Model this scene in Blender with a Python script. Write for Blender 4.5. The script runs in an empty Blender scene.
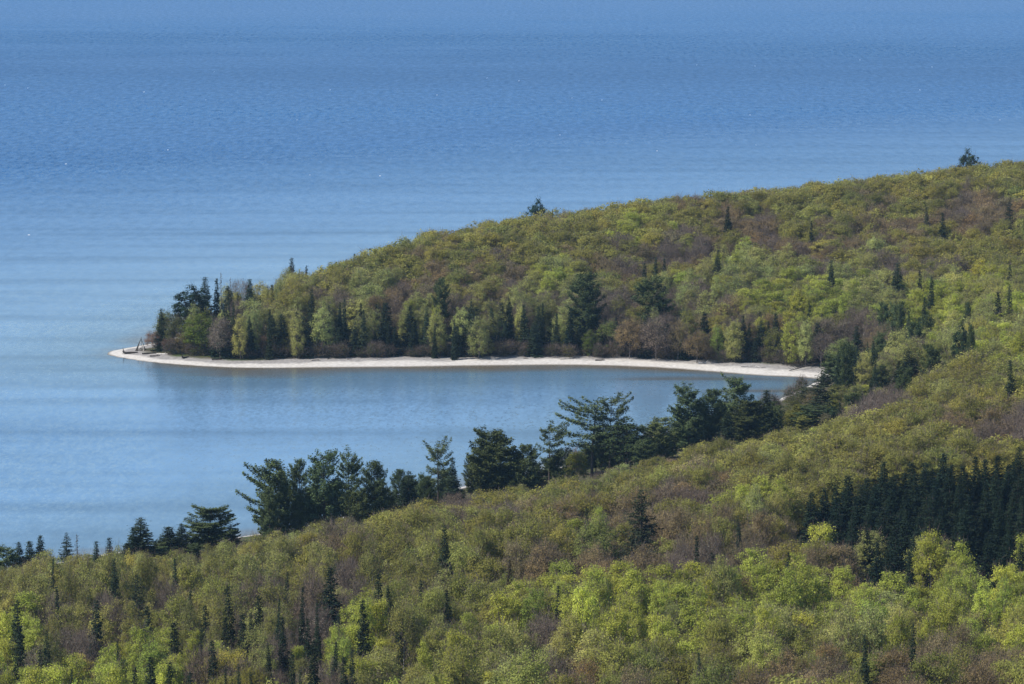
import bpy, math, random
import numpy as np
from mathutils import Vector

S = bpy.context.scene
COL = S.collection
rnd = random.Random(7)
R = np.random.default_rng(11)

# ------------------------------------------------------------------ camera model
F = 4000.0
CAMZ = 165.0
P = math.atan(472.0 / F)
CP, SP = math.cos(P), math.sin(P)

def ray(px, py):
    """slopes dx/dY, dz/dY of the sight line through a picture point"""
    v = (342.0 - py) / F
    dy = CP + v * SP
    dz = -SP + v * CP
    return (px - 512.0) / F / dy, dz / dy

def zat(px, py, D):
    return CAMZ + ray(px, py)[1] * D

def Dw(py, z=0.0):
    return (CAMZ - z) / -ray(512, py)[1]

def wx(px, D):
    # at height near the water
    zz = -CAMZ
    depth = D * CP - zz * SP
    return (px - 512.0) / F * depth

def project(x, y, z):
    zz = z - CAMZ
    depth = y * CP - zz * SP
    up = y * SP + zz * CP
    return 512 + F * x / depth, 342 - F * up / depth

def sstep(a, b, x):
    t = np.clip((x - a) / (b - a), 0, 1)
    return t * t * (3 - 2 * t)

# ------------------------------------------------------------------ shoreline
near = [(-250, 880), (-100, 905), (0, 930), (100, 958), (180, 972), (250, 985), (331, 1008), (437, 1056), (550, 1096),
        (640, 1135), (720, 1190), (780, 1243), (812, 1280)]
beach = [(824, 379.5), (815, 378.5), (800, 377), (760, 375.5), (730, 373), (700, 370.5), (670, 368.2), (640, 366.6), (590, 365), (540, 364.8),
         (480, 365.6), (400, 366.8), (320, 367.6), (250, 368), (200, 366), (150, 362), (125, 358), (112, 355.5), (109, 353.5)]
back = [(113, 1373), (130, 1381), (150, 1392), (175, 1412), (200, 1440), (300, 1530), (500, 1640), (700, 1710), (900, 1800), (1100, 1900), (1400, 2100)]
poly = [(-900.0, 700.0), (-420.0, 800.0)]
poly += [(wx(p, d), d) for p, d in near]
poly += [(wx(p, Dw(y)), Dw(y)) for p, y in beach]
poly += [(wx(p, d), d) for p, d in back]
poly += [(1500.0, 3000.0), (1500.0, -900.0), (-900.0, -900.0)]
# soften the corners
def chaikin(pts, n=2):
    pts = np.array(pts)
    for _ in range(n):
        q = np.roll(pts, -1, 0)
        pts = np.stack([pts * .75 + q * .25, pts * .25 + q * .75], 1).reshape(-1, 2)
    return pts
POLY = chaikin(poly, 2)

def shore_dist(x, y):
    """signed distance to the waterline, positive on land"""
    x = np.asarray(x, float); y = np.asarray(y, float)
    sh = x.shape
    x = x.ravel(); y = y.ravel()
    best = np.full(x.shape, 1e18)
    inside = np.zeros(x.shape, bool)
    A = POLY; B = np.roll(POLY, -1, 0)
    for (ax, ay), (bx, by) in zip(A, B):
        ex, ey = bx - ax, by - ay
        L = ex * ex + ey * ey + 1e-12
        t = np.clip(((x - ax) * ex + (y - ay) * ey) / L, 0, 1)
        d = (x - ax - t * ex) ** 2 + (y - ay - t * ey) ** 2
        best = np.minimum(best, d)
        if ay != by:
            c = (ay > y) != (by > y)
            inside ^= c & (x < (bx - ax) * (y - ay) / (by - ay) + ax)
    d = np.sqrt(best)
    return np.where(inside, d, -d).reshape(sh)

# ------------------------------------------------------------------ terrain
ctrl = []   # px, py of a treetop, distance, tree height -> ground
def C(px, py, D, h=13.0):
    ctrl.append((wx(px, D), D, max(1.5, zat(px, py, D) - h)))
for px in (-150, 0, 150):
    C(px, 560, 880, 14); C(px, 620, 798, 13); C(px, 684, 735, 13)
C(300, 540, 890); C(400, 520, 900); C(500, 505, 920); C(600, 490, 930); C(700, 462, 965); C(850, 425, 985); C(1024, 390, 1000)
C(300, 684, 725); C(450, 684, 718); C(640, 684, 708); C(850, 684, 698); C(1024, 684, 690); C(1150, 684, 690)
C(450, 600, 805); C(640, 560, 842); C(640, 600, 790); C(850, 560, 838); C(1024, 540, 850, 10); C(1024, 600, 772); C(850, 600, 780); C(850, 490, 900); C(1024, 460, 915, 14); C(1150, 480, 915)
C(1024, 330, 1150); C(1024, 280, 1280); C(1024, 230, 1450, 14); C(1024, 165, 1690, 10.5)
C(1150, 330, 1150); C(1150, 230, 1450); C(1150, 155, 1690, 10.5)
C(900, 400, 1050); C(900, 350, 1180); C(900, 300, 1325); C(900, 250, 1440, 14); C(900, 178, 1640, 10.5)
C(700, 250, 1450, 14); C(700, 197, 1565, 10.5); C(800, 250, 1440, 14); C(800, 185, 1610, 10.5)
C(500, 260, 1430, 14); C(500, 217, 1510, 10.5); C(600, 250, 1440, 14); C(600, 207, 1540, 10.5)
C(350, 290, 1380, 14); C(350, 240, 1465, 10.5); C(265, 272, 1420, 12); C(200, 288, 1390, 14)
for px, D in ((820, 1295), (760, 1325), (600, 1350), (400, 1345), (250, 1345), (160, 1365)):
    ctrl.append((wx(px, D), D, 2.0))
for px, D in ((300, 990), (450, 1040), (560, 1075), (700, 1150), (800, 1230), (100, 940), (-100, 890)):
    ctrl.append((wx(px, D), D, 2.5))
for px, D in ((300, 1510), (500, 1600), (700, 1680), (900, 1780), (1100, 1880)):
    ctrl.append((wx(px, D), D, 4.0))
for px in (-300, 0, 300, 600, 900, 1300):
    ctrl.append((wx(px, 560), 560, 8.0 + 8.0 * max(px, 0) / 900))
for p in ((700, 700, 30), (700, 1000, 36), (700, 1400, 36), (700, 1800, 36), (-500, 600, 3), (700, 300, 22), (-500, 300, 5)):
    ctrl.append(tuple(float(v) for v in p))
ctrl = np.array(ctrl)
def _phi(r2):
    return np.sqrt(r2 + 60.0 ** 2)
_c = ctrl[:, :2]
_A = _phi(((_c[:, None] - _c[None]) ** 2).sum(-1)) - np.eye(len(_c)) * 25.0
_n = len(_c)
_M = np.zeros((_n + 1, _n + 1)); _M[:_n, :_n] = _A; _M[:_n, _n] = 1; _M[_n, :_n] = 1
_w = np.linalg.solve(_M, np.append(ctrl[:, 2], 0))
def rbf(x, y):
    z = np.full(x.shape, _w[-1])
    for (cx, cy), w in zip(_c, _w[:-1]):
        z = z + w * _phi((x - cx) ** 2 + (y - cy) ** 2)
    return z

def wob(x, y):
    return (np.sin(x * .061 + y * .023) + np.sin(y * .047 - x * .031 + 1.3) + .6 * np.sin(x * .13 + 2.1) * np.sin(y * .11 + .4))

def ground(x, y):
    x = np.asarray(x, float); y = np.asarray(y, float)
    sd = shore_dist(x, y)
    hill = np.where(y < 520, 150.0 * (np.clip((520 - y) / 520, 0, 1.1)) ** 1.35, 0)
    inner = np.clip(rbf(x, y), 1.5, 60) + hill
    land = 1.5 * (1 - np.exp(-np.maximum(sd, 0) / 9)) + sstep(12, 65, sd) * (inner - 1.5) + .35 * sstep(14, 60, sd) * wob(x, y)
    sea = -np.minimum(np.maximum(-sd, 0) * .06, 6.0)
    return np.where(sd > 0, np.minimum(land, np.where(y < 560, 148.0 - .235 * np.maximum(y, 0), 200.0)), sea), sd

def g1(x, y):
    z, sd = ground(np.array([x]), np.array([y]))
    return float(z[0]), float(sd[0])

# ------------------------------------------------------------------ node helpers
def mat(name):
    m = bpy.data.materials.new(name); m.use_nodes = True
    nt = m.node_tree; nt.nodes.clear()
    return m, nt, (lambda t, **k: _node(nt, t, **k)), nt.links.new
def _node(nt, t, **k):
    n = nt.nodes.new(t)
    for a, v in k.items():
        if a == 'ins':
            for s, val in v.items(): n.inputs[s].default_value = val
        else: setattr(n, a, v)
    return n
def mixc(N, L, fac, a, b, bt='MIX'):
    n = N('ShaderNodeMix', data_type='RGBA', blend_type=bt)
    for i, v in ((0, fac), (6, a), (7, b)):
        if hasattr(v, 'is_linked'): L(v, n.inputs[i])
        else: n.inputs[i].default_value = v
    return n.outputs[2]
def mathn(N, L, op, a, b=0.0, clamp=False):
    n = N('ShaderNodeMath', operation=op, use_clamp=clamp)
    for i, v in ((0, a), (1, b)):
        if hasattr(v, 'is_linked'): L(v, n.inputs[i])
        else: n.inputs[i].default_value = v
    return n.outputs[0]
def maprange(N, L, v, a, b, c=0.0, d=1.0):
    n = N('ShaderNodeMapRange'); L(v, n.inputs[0])
    for i, q in enumerate((a, b, c, d)): n.inputs[i + 1].default_value = q
    return n.outputs[0]

def leaf_mat(name, col, attr=False, trans=.45, var=.28):
    """leaves: the tree's own colour (object colour, or a mesh attribute in the far wood) with leaf-to-leaf variation"""
    m, nt, N, L = mat(name)
    if attr:
        a = N('ShaderNodeAttribute', attribute_name='tint'); base = a.outputs['Color']
    else:
        oi = N('ShaderNodeObjectInfo'); base = mixc(N, L, 1.0, (*col, 1), oi.outputs['Color'], 'MULTIPLY')
    lv = N('ShaderNodeAttribute', attribute_name='leafrand')
    k = maprange(N, L, lv.outputs['Fac'], 0, 1, 1 - var, 1 + var)
    hsv = N('ShaderNodeHueSaturation')
    L(base, hsv.inputs['Color']); L(k, hsv.inputs['Value'])
    hue = maprange(N, L, lv.outputs['Fac'], 0, 1, .508, .493); L(hue, hsv.inputs['Hue'])
    d = N('ShaderNodeBsdfDiffuse'); L(hsv.outputs[0], d.inputs['Color'])
    t = N('ShaderNodeBsdfTranslucent'); L(hsv.outputs[0], t.inputs['Color'])
    mx = N('ShaderNodeMixShader', ins={0: trans}); L(d.outputs[0], mx.inputs[1]); L(t.outputs[0], mx.inputs[2])
    o = N('ShaderNodeOutputMaterial'); L(mx.outputs[0], o.inputs['Surface'])
    return m

def bark_mat(name, a, b, scale=3.0):
    m, nt, N, L = mat(name)
    tc = N('ShaderNodeTexCoord')
    mp = N('ShaderNodeMapping', ins={'Scale': (1, 1, .35)}); L(tc.outputs['Object'], mp.inputs[0])
    nz = N('ShaderNodeTexNoise', ins={'Scale': scale, 'Detail': 4.0}); L(mp.outputs[0], nz.inputs['Vector'])
    f = maprange(N, L, nz.outputs[0], .38, .62)
    c = mixc(N, L, f, (*a, 1), (*b, 1))
    d = N('ShaderNodeBsdfPrincipled', ins={'Roughness': .9, 'Specular IOR Level': .2}); L(c, d.inputs['Base Color'])
    o = N('ShaderNodeOutputMaterial'); L(d.outputs[0], o.inputs['Surface'])
    return m

BARK_BROWN = bark_mat('bark_brown', (.045, .036, .03), (.09, .072, .058))
BARK_GREY = bark_mat('bark_grey', (.10, .085, .075), (.20, .175, .155))
BARK_WHITE = bark_mat('bark_white', (.20, .185, .165), (.50, .48, .45), 2.0)
BARK_TWIG = bark_mat('bark_twig', (.10, .075, .06), (.19, .145, .12))
WOOD_DARK = bark_mat('driftwood_dark', (.035, .028, .024), (.08, .066, .055))
WOOD_PALE = bark_mat('driftwood_pale', (.42, .38, .33), (.66, .62, .57))
LEAF = leaf_mat('leaves', (1, 1, 1))
NEEDLE = leaf_mat('needles', (1, 1, 1), trans=.12, var=.45)
LEAF_FAR = leaf_mat('leaves_far_wood', (1, 1, 1), attr=True)

# ------------------------------------------------------------------ mesh building
class MB:
    """collects quads (numpy) per material slot"""
    def __init__(s): s.q = []; s.m = []; s.r = []
    def quads(s, q, mi=0, r=None):
        q = np.asarray(q, float).reshape(-1, 4, 3)
        s.q.append(q); s.m.append(np.full(len(q), mi, np.int32))
        s.r.append(np.full(len(q), .5) if r is None else r)
    def tube(s, pts, rad, mi=0, sides=5):
        pts = np.asarray(pts, float); n = len(pts)
        rad = np.asarray(rad, float)
        t = np.gradient(pts, axis=0); t /= np.linalg.norm(t, axis=1)[:, None] + 1e-9
        ref = np.where(np.abs(t[:, 2:3]) > .9, np.array([[1.0, 0, 0]]), np.array([[0, 0, 1.0]]))
        u = np.cross(t, ref); u /= np.linalg.norm(u, axis=1)[:, None] + 1e-9
        v = np.cross(t, u)
        a = np.arange(sides) * 2 * math.pi / sides
        ring = pts[:, None] + rad[:, None, None] * (np.cos(a)[None, :, None] * u[:, None] + np.sin(a)[None, :, None] * v[:, None])
        nx = np.roll(ring, -1, 1)
        s.quads(np.stack([ring[:-1], nx[:-1], nx[1:], ring[1:]], 2), mi)
    def arrays(s):
        return np.concatenate(s.q), np.concatenate(s.m), np.concatenate(s.r)
def mesh_from(name, q, m, r, mats, tint=None):
    n = len(q)
    me = bpy.data.meshes.new(name)
    me.vertices.add(n * 4); me.vertices.foreach_set('co', q.reshape(-1).astype(np.float32))
    me.loops.add(n * 4); me.loops.foreach_set('vertex_index', np.arange(n * 4, dtype=np.int32))
    me.polygons.add(n)
    me.polygons.foreach_set('loop_start', np.arange(0, n * 4, 4, dtype=np.int32))
    me.polygons.foreach_set('material_index', m.astype(np.int32))
    for x in mats: me.materials.append(x)
    a = me.attributes.new('leafrand', 'FLOAT', 'FACE'); a.data.foreach_set('value', r.astype(np.float32))
    if tint is not None:
        a = me.attributes.new('tint', 'FLOAT_COLOR', 'FACE'); a.data.foreach_set('color', tint.reshape(-1).astype(np.float32))
    me.update(calc_edges=True)
    return me
def build(name, mb, mats):
    q, m, r = mb.arrays()
    return mesh_from(name, q, m, r, mats)

def unit(v): return v / (np.linalg.norm(v, axis=-1, keepdims=True) + 1e-9)
def blades(rng, cen, nrm, size, aspect=1.0, jit=.8):
    """one leaf-sized quad at each centre, facing nrm loosely, with uneven outline"""
    n = len(cen)
    nn = unit(nrm + rng.normal(0, jit, (n, 3)))
    a = unit(np.cross(nn, rng.normal(0, 1, (n, 3))))
    b = np.cross(nn, a)
    s = (size * rng.uniform(.6, 1.35, n))[:, None] if np.isscalar(size) else (size * rng.uniform(.6, 1.35, n))[:, None]
    a = a * s * .5; b = b * s * .5 * aspect
    k = rng.uniform(.55, 1.15, (4, n, 1))
    return np.stack([cen - a * k[0], cen - b * k[1], cen + a * k[2], cen + b * k[3]], 1)

def limb(p0, p1, bow, n=5):
    t = np.linspace(0, 1, n)[:, None]
    return p0 + (p1 - p0) * t + np.array([0, 0, 1.0]) * (bow * np.sin(t * math.pi))

def deciduous(seed, H=14.0, Rr=4.0, base=.3, n_leaf=3800, leaf=.36, n_limb=11, bare=0.0, round_=1.0, clump=1.0):
    """trunk + limbs + twigs in one builder, leaves in another"""
    rng = np.random.default_rng(seed)
    W, Lf = MB(), MB()
    top = .86 * H
    k = np.linspace(0, 1, 7)
    wobx = np.cumsum(rng.normal(0, .10, 7)); woby = np.cumsum(rng.normal(0, .10, 7))
    tr = np.stack([wobx, woby, k * top], 1); tr[0, :2] = 0
    W.tube(tr, .0115 * H * (1 - k * .85), 0, 6)
    cz = (base + 1) * .5 * H; rz = (1 - base) * .5 * H
    ph = rng.uniform(0, 6.28, 4)
    def env(az, el):
        lump = 1 + .13 * math.sin(3 * az + ph[0]) * math.cos(2 * el + ph[1]) + .10 * math.sin(5 * az + ph[2]) + .07 * math.sin(7 * el + ph[3])
        ce, se = math.cos(el), math.sin(el)
        rr = Rr * lump * (ce ** .8 if ce > 0 else 0)
        return np.array([rr * math.cos(az), rr * math.sin(az), cz + rz * lump * se * round_])
    cents = []
    for i in range(n_limb):
        az = i * 2.399 + rng.uniform(-.5, .5)
        el = -0.55 + 1.75 * (i / n_limb) + rng.uniform(-.2, .2)
        el = min(el, 1.35)
        tip = env(az, el) * np.array([.93, .93, 1])
        h0 = np.clip((base * .75 + (.62 - base * .5) * (i / n_limb)) * H, .12 * H, tip[2] - .3)
        j = np.interp(h0 / top, k, np.arange(7)); a = int(j); p0 = tr[a] + (tr[min(a + 1, 6)] - tr[a]) * (j - a)
        br = limb(p0, tip, rng.uniform(-.2, .5))
        W.tube(br, np.linspace(.075, .02, 5) * H / 14, 1, 4)
        cents.append(tip)
        for s in range(7):
            t = rng.uniform(.35, 1.0)
            q0 = br[min(4, int(t * 4))]
            q1 = env(az + rng.normal(0, .42), min(1.5, max(-.8, el + rng.normal(0, .38)))) * rng.uniform(.75, 1.02) + np.array([0, 0, (1 - .9) * cz * .1])
            W.tube(limb(q0, q1, .15, 3), np.array([.03, .02, .01]) * H / 14, 1, 3)
            cents.append(q1)
    for s in range(10):
        cents.append(env(rng.uniform(0, 6.28), rng.uniform(.5, 1.5)) * np.array([.8, .8, .98]))
    cents = np.array(cents)
    # twigs
    nt_ = int(520 + 700 * bare)
    ci = rng.integers(0, len(cents), nt_)
    c0 = cents[ci] + rng.normal(0, .55, (nt_, 3))
    out = unit(c0 - np.array([0, 0, cz - .3 * rz])) + rng.normal(0, .55, (nt_, 3)); out[:, 2] += .35
    out = unit(out) * rng.uniform(.6, 1.7, (nt_, 1))
    sd_ = unit(np.cross(out, rng.normal(0, 1, (nt_, 3)))) * .022
    W.quads(np.stack([c0 - sd_, c0 + sd_, c0 + out + sd_ * .4, c0 + out - sd_ * .4], 1), 1)
    # leaves
    size = rng.uniform(.55, 1.35, len(cents))
    pr = size / size.sum()
    li = rng.choice(len(cents), n_leaf, p=pr)
    off = rng.normal(0, 1, (n_leaf, 3)) * (size[li][:, None] * np.array([.62, .62, .40]) * clump)
    c = cents[li] + off
    nrm = unit(c - np.array([0, 0, cz - .2 * rz])) + np.array([0, 0, .5])
    r = np.clip(.5 + .22 * rng.normal(0, 1, n_leaf) + .25 * (pr[li] / pr.mean() - 1), 0, 1)
    Lf.quads(blades(rng, c, nrm, leaf, .8, .7), 0, r)
    return W, Lf

def pine(seed, H=20.0, Rr=4.2, cb=.28, asym=0.0, az0=math.pi, open_=.0, flat=0.0, up=.42, twin=False):
    """white-pine habit: whorled upswept plumes in layers, uneven outline"""
    rng = np.random.default_rng(seed)
    W, Nd = MB(), MB()
    stems = [(0, 0, 1.0)] if not twin else [(0, 0, 1.0), (Rr * .42, .3, .93)]
    for sx, sy, sh in stems:
        k = np.linspace(0, 1, 8)
        bend = rng.normal(0, .22, 2)
        tr = np.stack([sx * sstep(.15, .5, k) + bend[0] * k * k * 2, sy + bend[1] * k * k * 2, k * H * sh], 1)
        W.tube(tr, .013 * H * (1 - k * .9), 0, 6)
        z = cb * H
        while z < H * sh * .985:
            t = (z / (H * sh) - cb) / (1 - cb)
            prof = max(.2, min(1, .55 + 1.5 * t) * max(0, 1 - t ** 3.2) ** .55)
            if flat: prof = max(prof, .75 * flat if t > .55 else prof)
            for b in range(rng.integers(4, 7)):
                if rng.random() < open_: continue
                az = rng.uniform(0, 6.283)
                L_ = Rr * prof * rng.uniform(.5, 1.12) * (1 + asym * math.cos(az - az0))
                if L_ < .3: L_ = .3
                p0 = np.array([np.interp(z, tr[:, 2], tr[:, 0]), np.interp(z, tr[:, 2], tr[:, 1]), z])
                rise = up * L_ * (.4 + 1.1 * t) + rng.uniform(-.25, .25)
                d = np.array([math.cos(az), math.sin(az), 0])
                n = 6; s = np.linspace(0, 1, n)[:, None]
                br = p0 + d * L_ * s + np.array([0, 0, 1.0]) * (rise * s ** 1.9 - .10 * L_ * np.sin(s * math.pi))
                W.tube(br[::2], np.array([.055, .035, .015]) * (.5 + L_ / Rr * .6), 0, 3)
                m = max(8, int(L_ * 50 * (1 - .2 * open_)))
                tt = rng.uniform(.3, 1.03, m) ** .8
                c = np.stack([np.interp(tt, s[:, 0], br[:, i]) for i in range(3)], 1)
                w = .20 + .38 * (1 - tt) * min(1, L_ / 2.5) + .12
                lat = np.array([-d[1], d[0], 0])
                c = c + lat * (rng.normal(0, 1, m) * w)[:, None] + np.array([0, 0, 1.0]) * rng.normal(.12, .24, m)[:, None] + rng.normal(0, .06, (m, 3))
                Nd.quads(blades(rng, c, np.tile(np.array([d[0] * .35, d[1] * .35, .9]), (m, 1)), .42, .62, .6), 0, np.clip(rng.normal(.5, .2, m), 0, 1))
            z += rng.uniform(.38, .85) * H / 20
        m = 40
        c = tr[-1] + rng.normal(0, .28, (m, 3)) + np.array([0, 0, -.1])
        Nd.quads(blades(rng, c, np.tile([0, 0, 1.0], (m, 1)), .42, .5, .9), 0, rng.uniform(.3, .7, m))
    return W, Nd

def spruce(seed, H=16.0, Rr=2.0, cb=.06, ragged=0.0, power=.85, long_=0.0, dens=1.0):
    rng = np.random.default_rng(seed)
    W, Nd = MB(), MB()
    k = np.linspace(0, 1, 6)
    W.tube(np.stack([k * 0 + .08 * np.sin(k * 5 + seed), .06 * np.cos(k * 4 + seed), k * H], 1), .0105 * H * (1 - k * .93), 0, 5)
    z = cb * H
    lob = rng.uniform(0, 6.28, 3)
    while z < H * .99:
        t = (z / H - cb) / (1 - cb)
        base = Rr * max(.03, (1 - t) ** power) * (1 + .16 * math.sin(t * 23 + lob[0]) * (1 - t) + .10 * math.sin(t * 41 + lob[1]))
        for b in range(int(rng.integers(7, 10) * dens)):
            if rng.random() < ragged * .55: continue
            az = rng.uniform(0, 6.283)
            L_ = base * rng.uniform(.65, 1.12)
            if long_ and rng.random() < long_: L_ *= 1.5
            d = np.array([math.cos(az), math.sin(az), 0])
            n = 4; s = np.linspace(0, 1, n)[:, None]
            dr = -.32 * L_ * (1 - t * .9) + .25 * L_ * t
            br = np.array([0, 0, z]) + d * L_ * s + np.array([0, 0, 1.0]) * (dr * np.sin(s * math.pi * .62) + .08 * L_ * s ** 3)
            if L_ > .8: W.tube(br[[0, 2, 3]], np.array([.035, .02, .01]), 0, 3)
            m = max(6, int(L_ * 20))
            tt = rng.uniform(.12, 1.04, m)
            c = np.stack([np.interp(tt, s[:, 0], br[:, i]) for i in range(3)], 1)
            lat = np.array([-d[1], d[0], 0])
            c = c + lat * (rng.normal(0, 1, m) * (.10 + .22 * (1 - tt)))[:, None] + np.array([0, 0, 1.0]) * rng.normal(-.10, .10, m)[:, None]
            Nd.quads(blades(rng, c, np.tile(np.array([d[0] * .6, d[1] * .6, .7]), (m, 1)), .42 * (.42 + .6 * (1 - t) ** .7), .6, .55), 0, np.clip(rng.normal(.5, .2, m), 0, 1))
        z += rng.uniform(.28, .45) * (1 + ragged * .5)
    return W, Nd

def snag(seed, H=15.0, Rr=1.2, green=0):
    rng = np.random.default_rng(seed)
    W = MB(); Nd = MB()
    k = np.linspace(0, 1, 6)
    W.tube(np.stack([.1 * np.sin(k * 4 + seed), .1 * np.cos(k * 3), k * H], 1), .011 * H * (1 - k * .88), 0, 6)
    for z in np.arange(.2 * H, .96 * H, .38):
        for b in range(2):
            az = rng.uniform(0, 6.28); L_ = Rr * (1.1 - z / H) * rng.uniform(.4, 1.5) + .25
            d = np.array([math.cos(az), math.sin(az), 0])
            p = np.array([0, 0, z])
            W.tube(np.stack([p, p + d * L_ * .6 + [0, 0, -.08], p + d * L_ + [0, 0, -.05 * L_]]), [.045, .03, .012], 0, 3)
    m = 60
    z = rng.uniform(.55, .98, m) * H; az = rng.uniform(0, 6.28, m); rr = rng.uniform(.1, .7, m) * (1.15 - z / H) * 1.6
    Nd.quads(blades(rng, np.stack([rr * np.cos(az), rr * np.sin(az), z], 1), np.tile([0, 0, 1.0], (m, 1)), .34, .6, .8), 0, rng.uniform(.2, .6, m))
    return W, Nd

# prototypes: kind -> list of (trunk mesh, crown mesh, single mesh, ref height, ref radius)
PROTO = {}
def add_proto(kind, name, wl, mats_w, mat_l, H, Rr):
    W, Lf = wl
    tm = build(name + '_trunk', W, mats_w)
    cm = build(name + '_crown', Lf, [mat_l])
    qw, mw, rw = W.arrays(); ql, ml, rl = Lf.arrays()
    sm = mesh_from(name, np.concatenate([qw, ql]), np.concatenate([mw, ml + len(mats_w)]), np.concatenate([rw, rl]), list(mats_w) + [mat_l])
    PROTO.setdefault(kind, []).append(dict(t=tm, c=cm, s=sm, H=H, R=Rr, arr=(qw, ql, rl)))

for i in range(4):
    add_proto('olive', 'budding_tree', deciduous(100 + i, 13.5, 4.3, .30, 9000, .315, 13, .7, clump=.85), [BARK_GREY, BARK_TWIG], LEAF, 13.5, 4.3)
    add_proto('russet', 'russet_tree', deciduous(200 + i, 12.5, 4.1, .28, 6500, .30, 13, 1.2, clump=.9), [BARK_GREY, BARK_TWIG], LEAF, 12.5, 4.1)
    add_proto('bare', 'bare_tree', deciduous(300 + i, 12.5, 3.7, .26, 2200, .28, 14, 3.0, clump=1.0), [BARK_GREY, BARK_TWIG], LEAF, 12.5, 3.7)
    add_proto('birch', 'birch_tree', deciduous(400 + i, 14.0, 3.0, .22, 8000, .30, 13, .1, clump=.75), [BARK_WHITE, BARK_TWIG], LEAF, 14.0, 3.0)
    add_proto('poplar', 'poplar_tree', deciduous(500 + i, 14.0, 3.3, .25, 7000, .29, 13, .5, clump=.8), [BARK_WHITE, BARK_TWIG], LEAF, 14.0, 3.3)
for i in range(3):
    add_proto('edge', 'edge_tree', deciduous(450 + i, 12.0, 3.2, .04, 7500, .31, 14, .2, clump=.75), [BARK_GREY, BARK_TWIG], LEAF, 12.0, 3.2)
for i in range(2):
    add_proto('shrub', 'shrub', deciduous(600 + i, 4.0, 2.0, .12, 900, .30, 8, .3, clump=.5), [BARK_GREY, BARK_TWIG], LEAF, 4.0, 2.0)
PSPEC = [dict(cb=.22), dict(cb=.30, open_=.12), dict(cb=.18, flat=.8), dict(cb=.34, open_=.25, flat=.9), dict(cb=.25, twin=True, flat=.7)]
for i, kw in enumerate(PSPEC):
    add_proto('pine', 'pine_tree', pine(700 + i, **kw), [BARK_BROWN], NEEDLE, 20.0, 4.2)
add_proto('pine_flag', 'pine_tree', pine(720, cb=.20, asym=.62, az0=math.pi, open_=.05, up=.42), [BARK_BROWN], NEEDLE, 20.0, 4.2)
add_proto('pine_open', 'pine_tree', pine(721, cb=.38, asym=.5, az0=math.pi, open_=.42, up=.40, flat=.9), [BARK_BROWN], NEEDLE, 20.0, 4.2)
add_proto('pine_open', 'pine_tree', pine(722, cb=.42, asym=-.35, az0=math.pi, open_=.35, up=.35, flat=1.0), [BARK_BROWN], NEEDLE, 20.0, 4.2)
for i in range(2):
    add_proto('pine_round', 'pine_tree', deciduous(760 + i, 18.0, 4.2, .30, 9000, .46, 12, 0, clump=.75), [BARK_BROWN, BARK_BROWN], NEEDLE, 18.0, 4.2)
for i in range(3):
    add_proto('spruce', 'spruce_tree', spruce(800 + i, 16, 1.9, power=.78 + .1 * i, dens=1.15), [BARK_BROWN], NEEDLE, 16.0, 1.9)
for i in range(2):
    add_proto('spruce_rag', 'spruce_tree', spruce(820 + i, 18, 2.3, cb=.1, ragged=.5, power=.72, long_=.16, dens=1.2), [BARK_BROWN], NEEDLE, 18.0, 2.3)
for i in range(2):
    add_proto('spruce_thin', 'spruce_tree', spruce(840 + i, 14, 1.1, cb=.05, power=.72, dens=1.1), [BARK_BROWN], NEEDLE, 14.0, 1.1)
add_proto('snag', 'dead_tree', snag(900), [BARK_GREY], NEEDLE, 15.0, 1.2)
add_proto('snag', 'dead_tree', snag(901), [BARK_GREY], NEEDLE, 15.0, 1.2)

NAME = dict(olive='budding_tree', russet='russet_tree', bare='bare_tree', birch='birch_tree', edge='leafy_tree', poplar='poplar_tree', shrub='shrub', pine='pine_tree', pine_flag='pine_tree',
            pine_open='pine_tree', pine_round='pine_tree', spruce='spruce_tree', spruce_rag='spruce_tree', spruce_thin='spruce_tree', snag='dead_tree')
CAT = dict(budding_tree='budding tree', russet_tree='russet tree', bare_tree='bare tree', birch_tree='birch', leafy_tree='leafy tree', poplar_tree='poplar', shrub='shrub', pine_tree='pine', spruce_tree='spruce', dead_tree='dead tree')
TINT = dict(edge=(.26, .265, .075), olive=(.298, .288, .074), russet=(.28, .215, .105), bare=(.235, .195, .14), birch=(.40, .43, .080), poplar=(.345, .355, .115), shrub=(.15, .16, .04),
            pine=(.078, .102, .042), pine_flag=(.074, .100, .043), pine_open=(.082, .105, .046), pine_round=(.036, .056, .027), spruce=(.032, .046, .026), spruce_rag=(.036, .048, .028), spruce_thin=(.028, .040, .023), snag=(.10, .09, .07))

def tinted(kind, f=None):
    c = np.array(f if f is not None else TINT[kind])
    v = math.exp(rnd.gauss(0, .19))
    w = rnd.gauss(0, .05)
    return (min(1, c[0] * v * (1 + w)), min(1, c[1] * v), min(1, c[2] * v * (1 - w)), 1.0)

def plant(kind, x, y, h, rad, label, group=None, parts=True, var=None, tint=None, sink=.15, rz=None, lean=(0, 0)):
    pr = PROTO[kind]
    p = pr[rnd.randrange(len(pr)) if var is None else var % len(pr)]
    z = g1(x, y)[0] - sink
    nm = NAME[kind]
    col = tinted(kind, tint)
    sc = (rad / p['R'], rad / p['R'], h / p['H'])
    rz = rnd.uniform(0, 6.283) if rz is None else rz
    if parts:
        o = bpy.data.objects.new(nm, None); o.empty_display_size = .5
        for pn, me in (('trunk', p['t']), ('crown', p['c'])):
            c = bpy.data.objects.new(pn, me); c.color = col; c.parent = o; COL.objects.link(c)
    else:
        o = bpy.data.objects.new(nm, p['s'])
    COL.objects.link(o)
    o.color = col; o.location = (x, y, z); o.rotation_euler = (lean[0], lean[1], rz); o.scale = sc
    o['label'] = label; o['category'] = CAT[nm]
    if group: o['group'] = group
    return o

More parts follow.
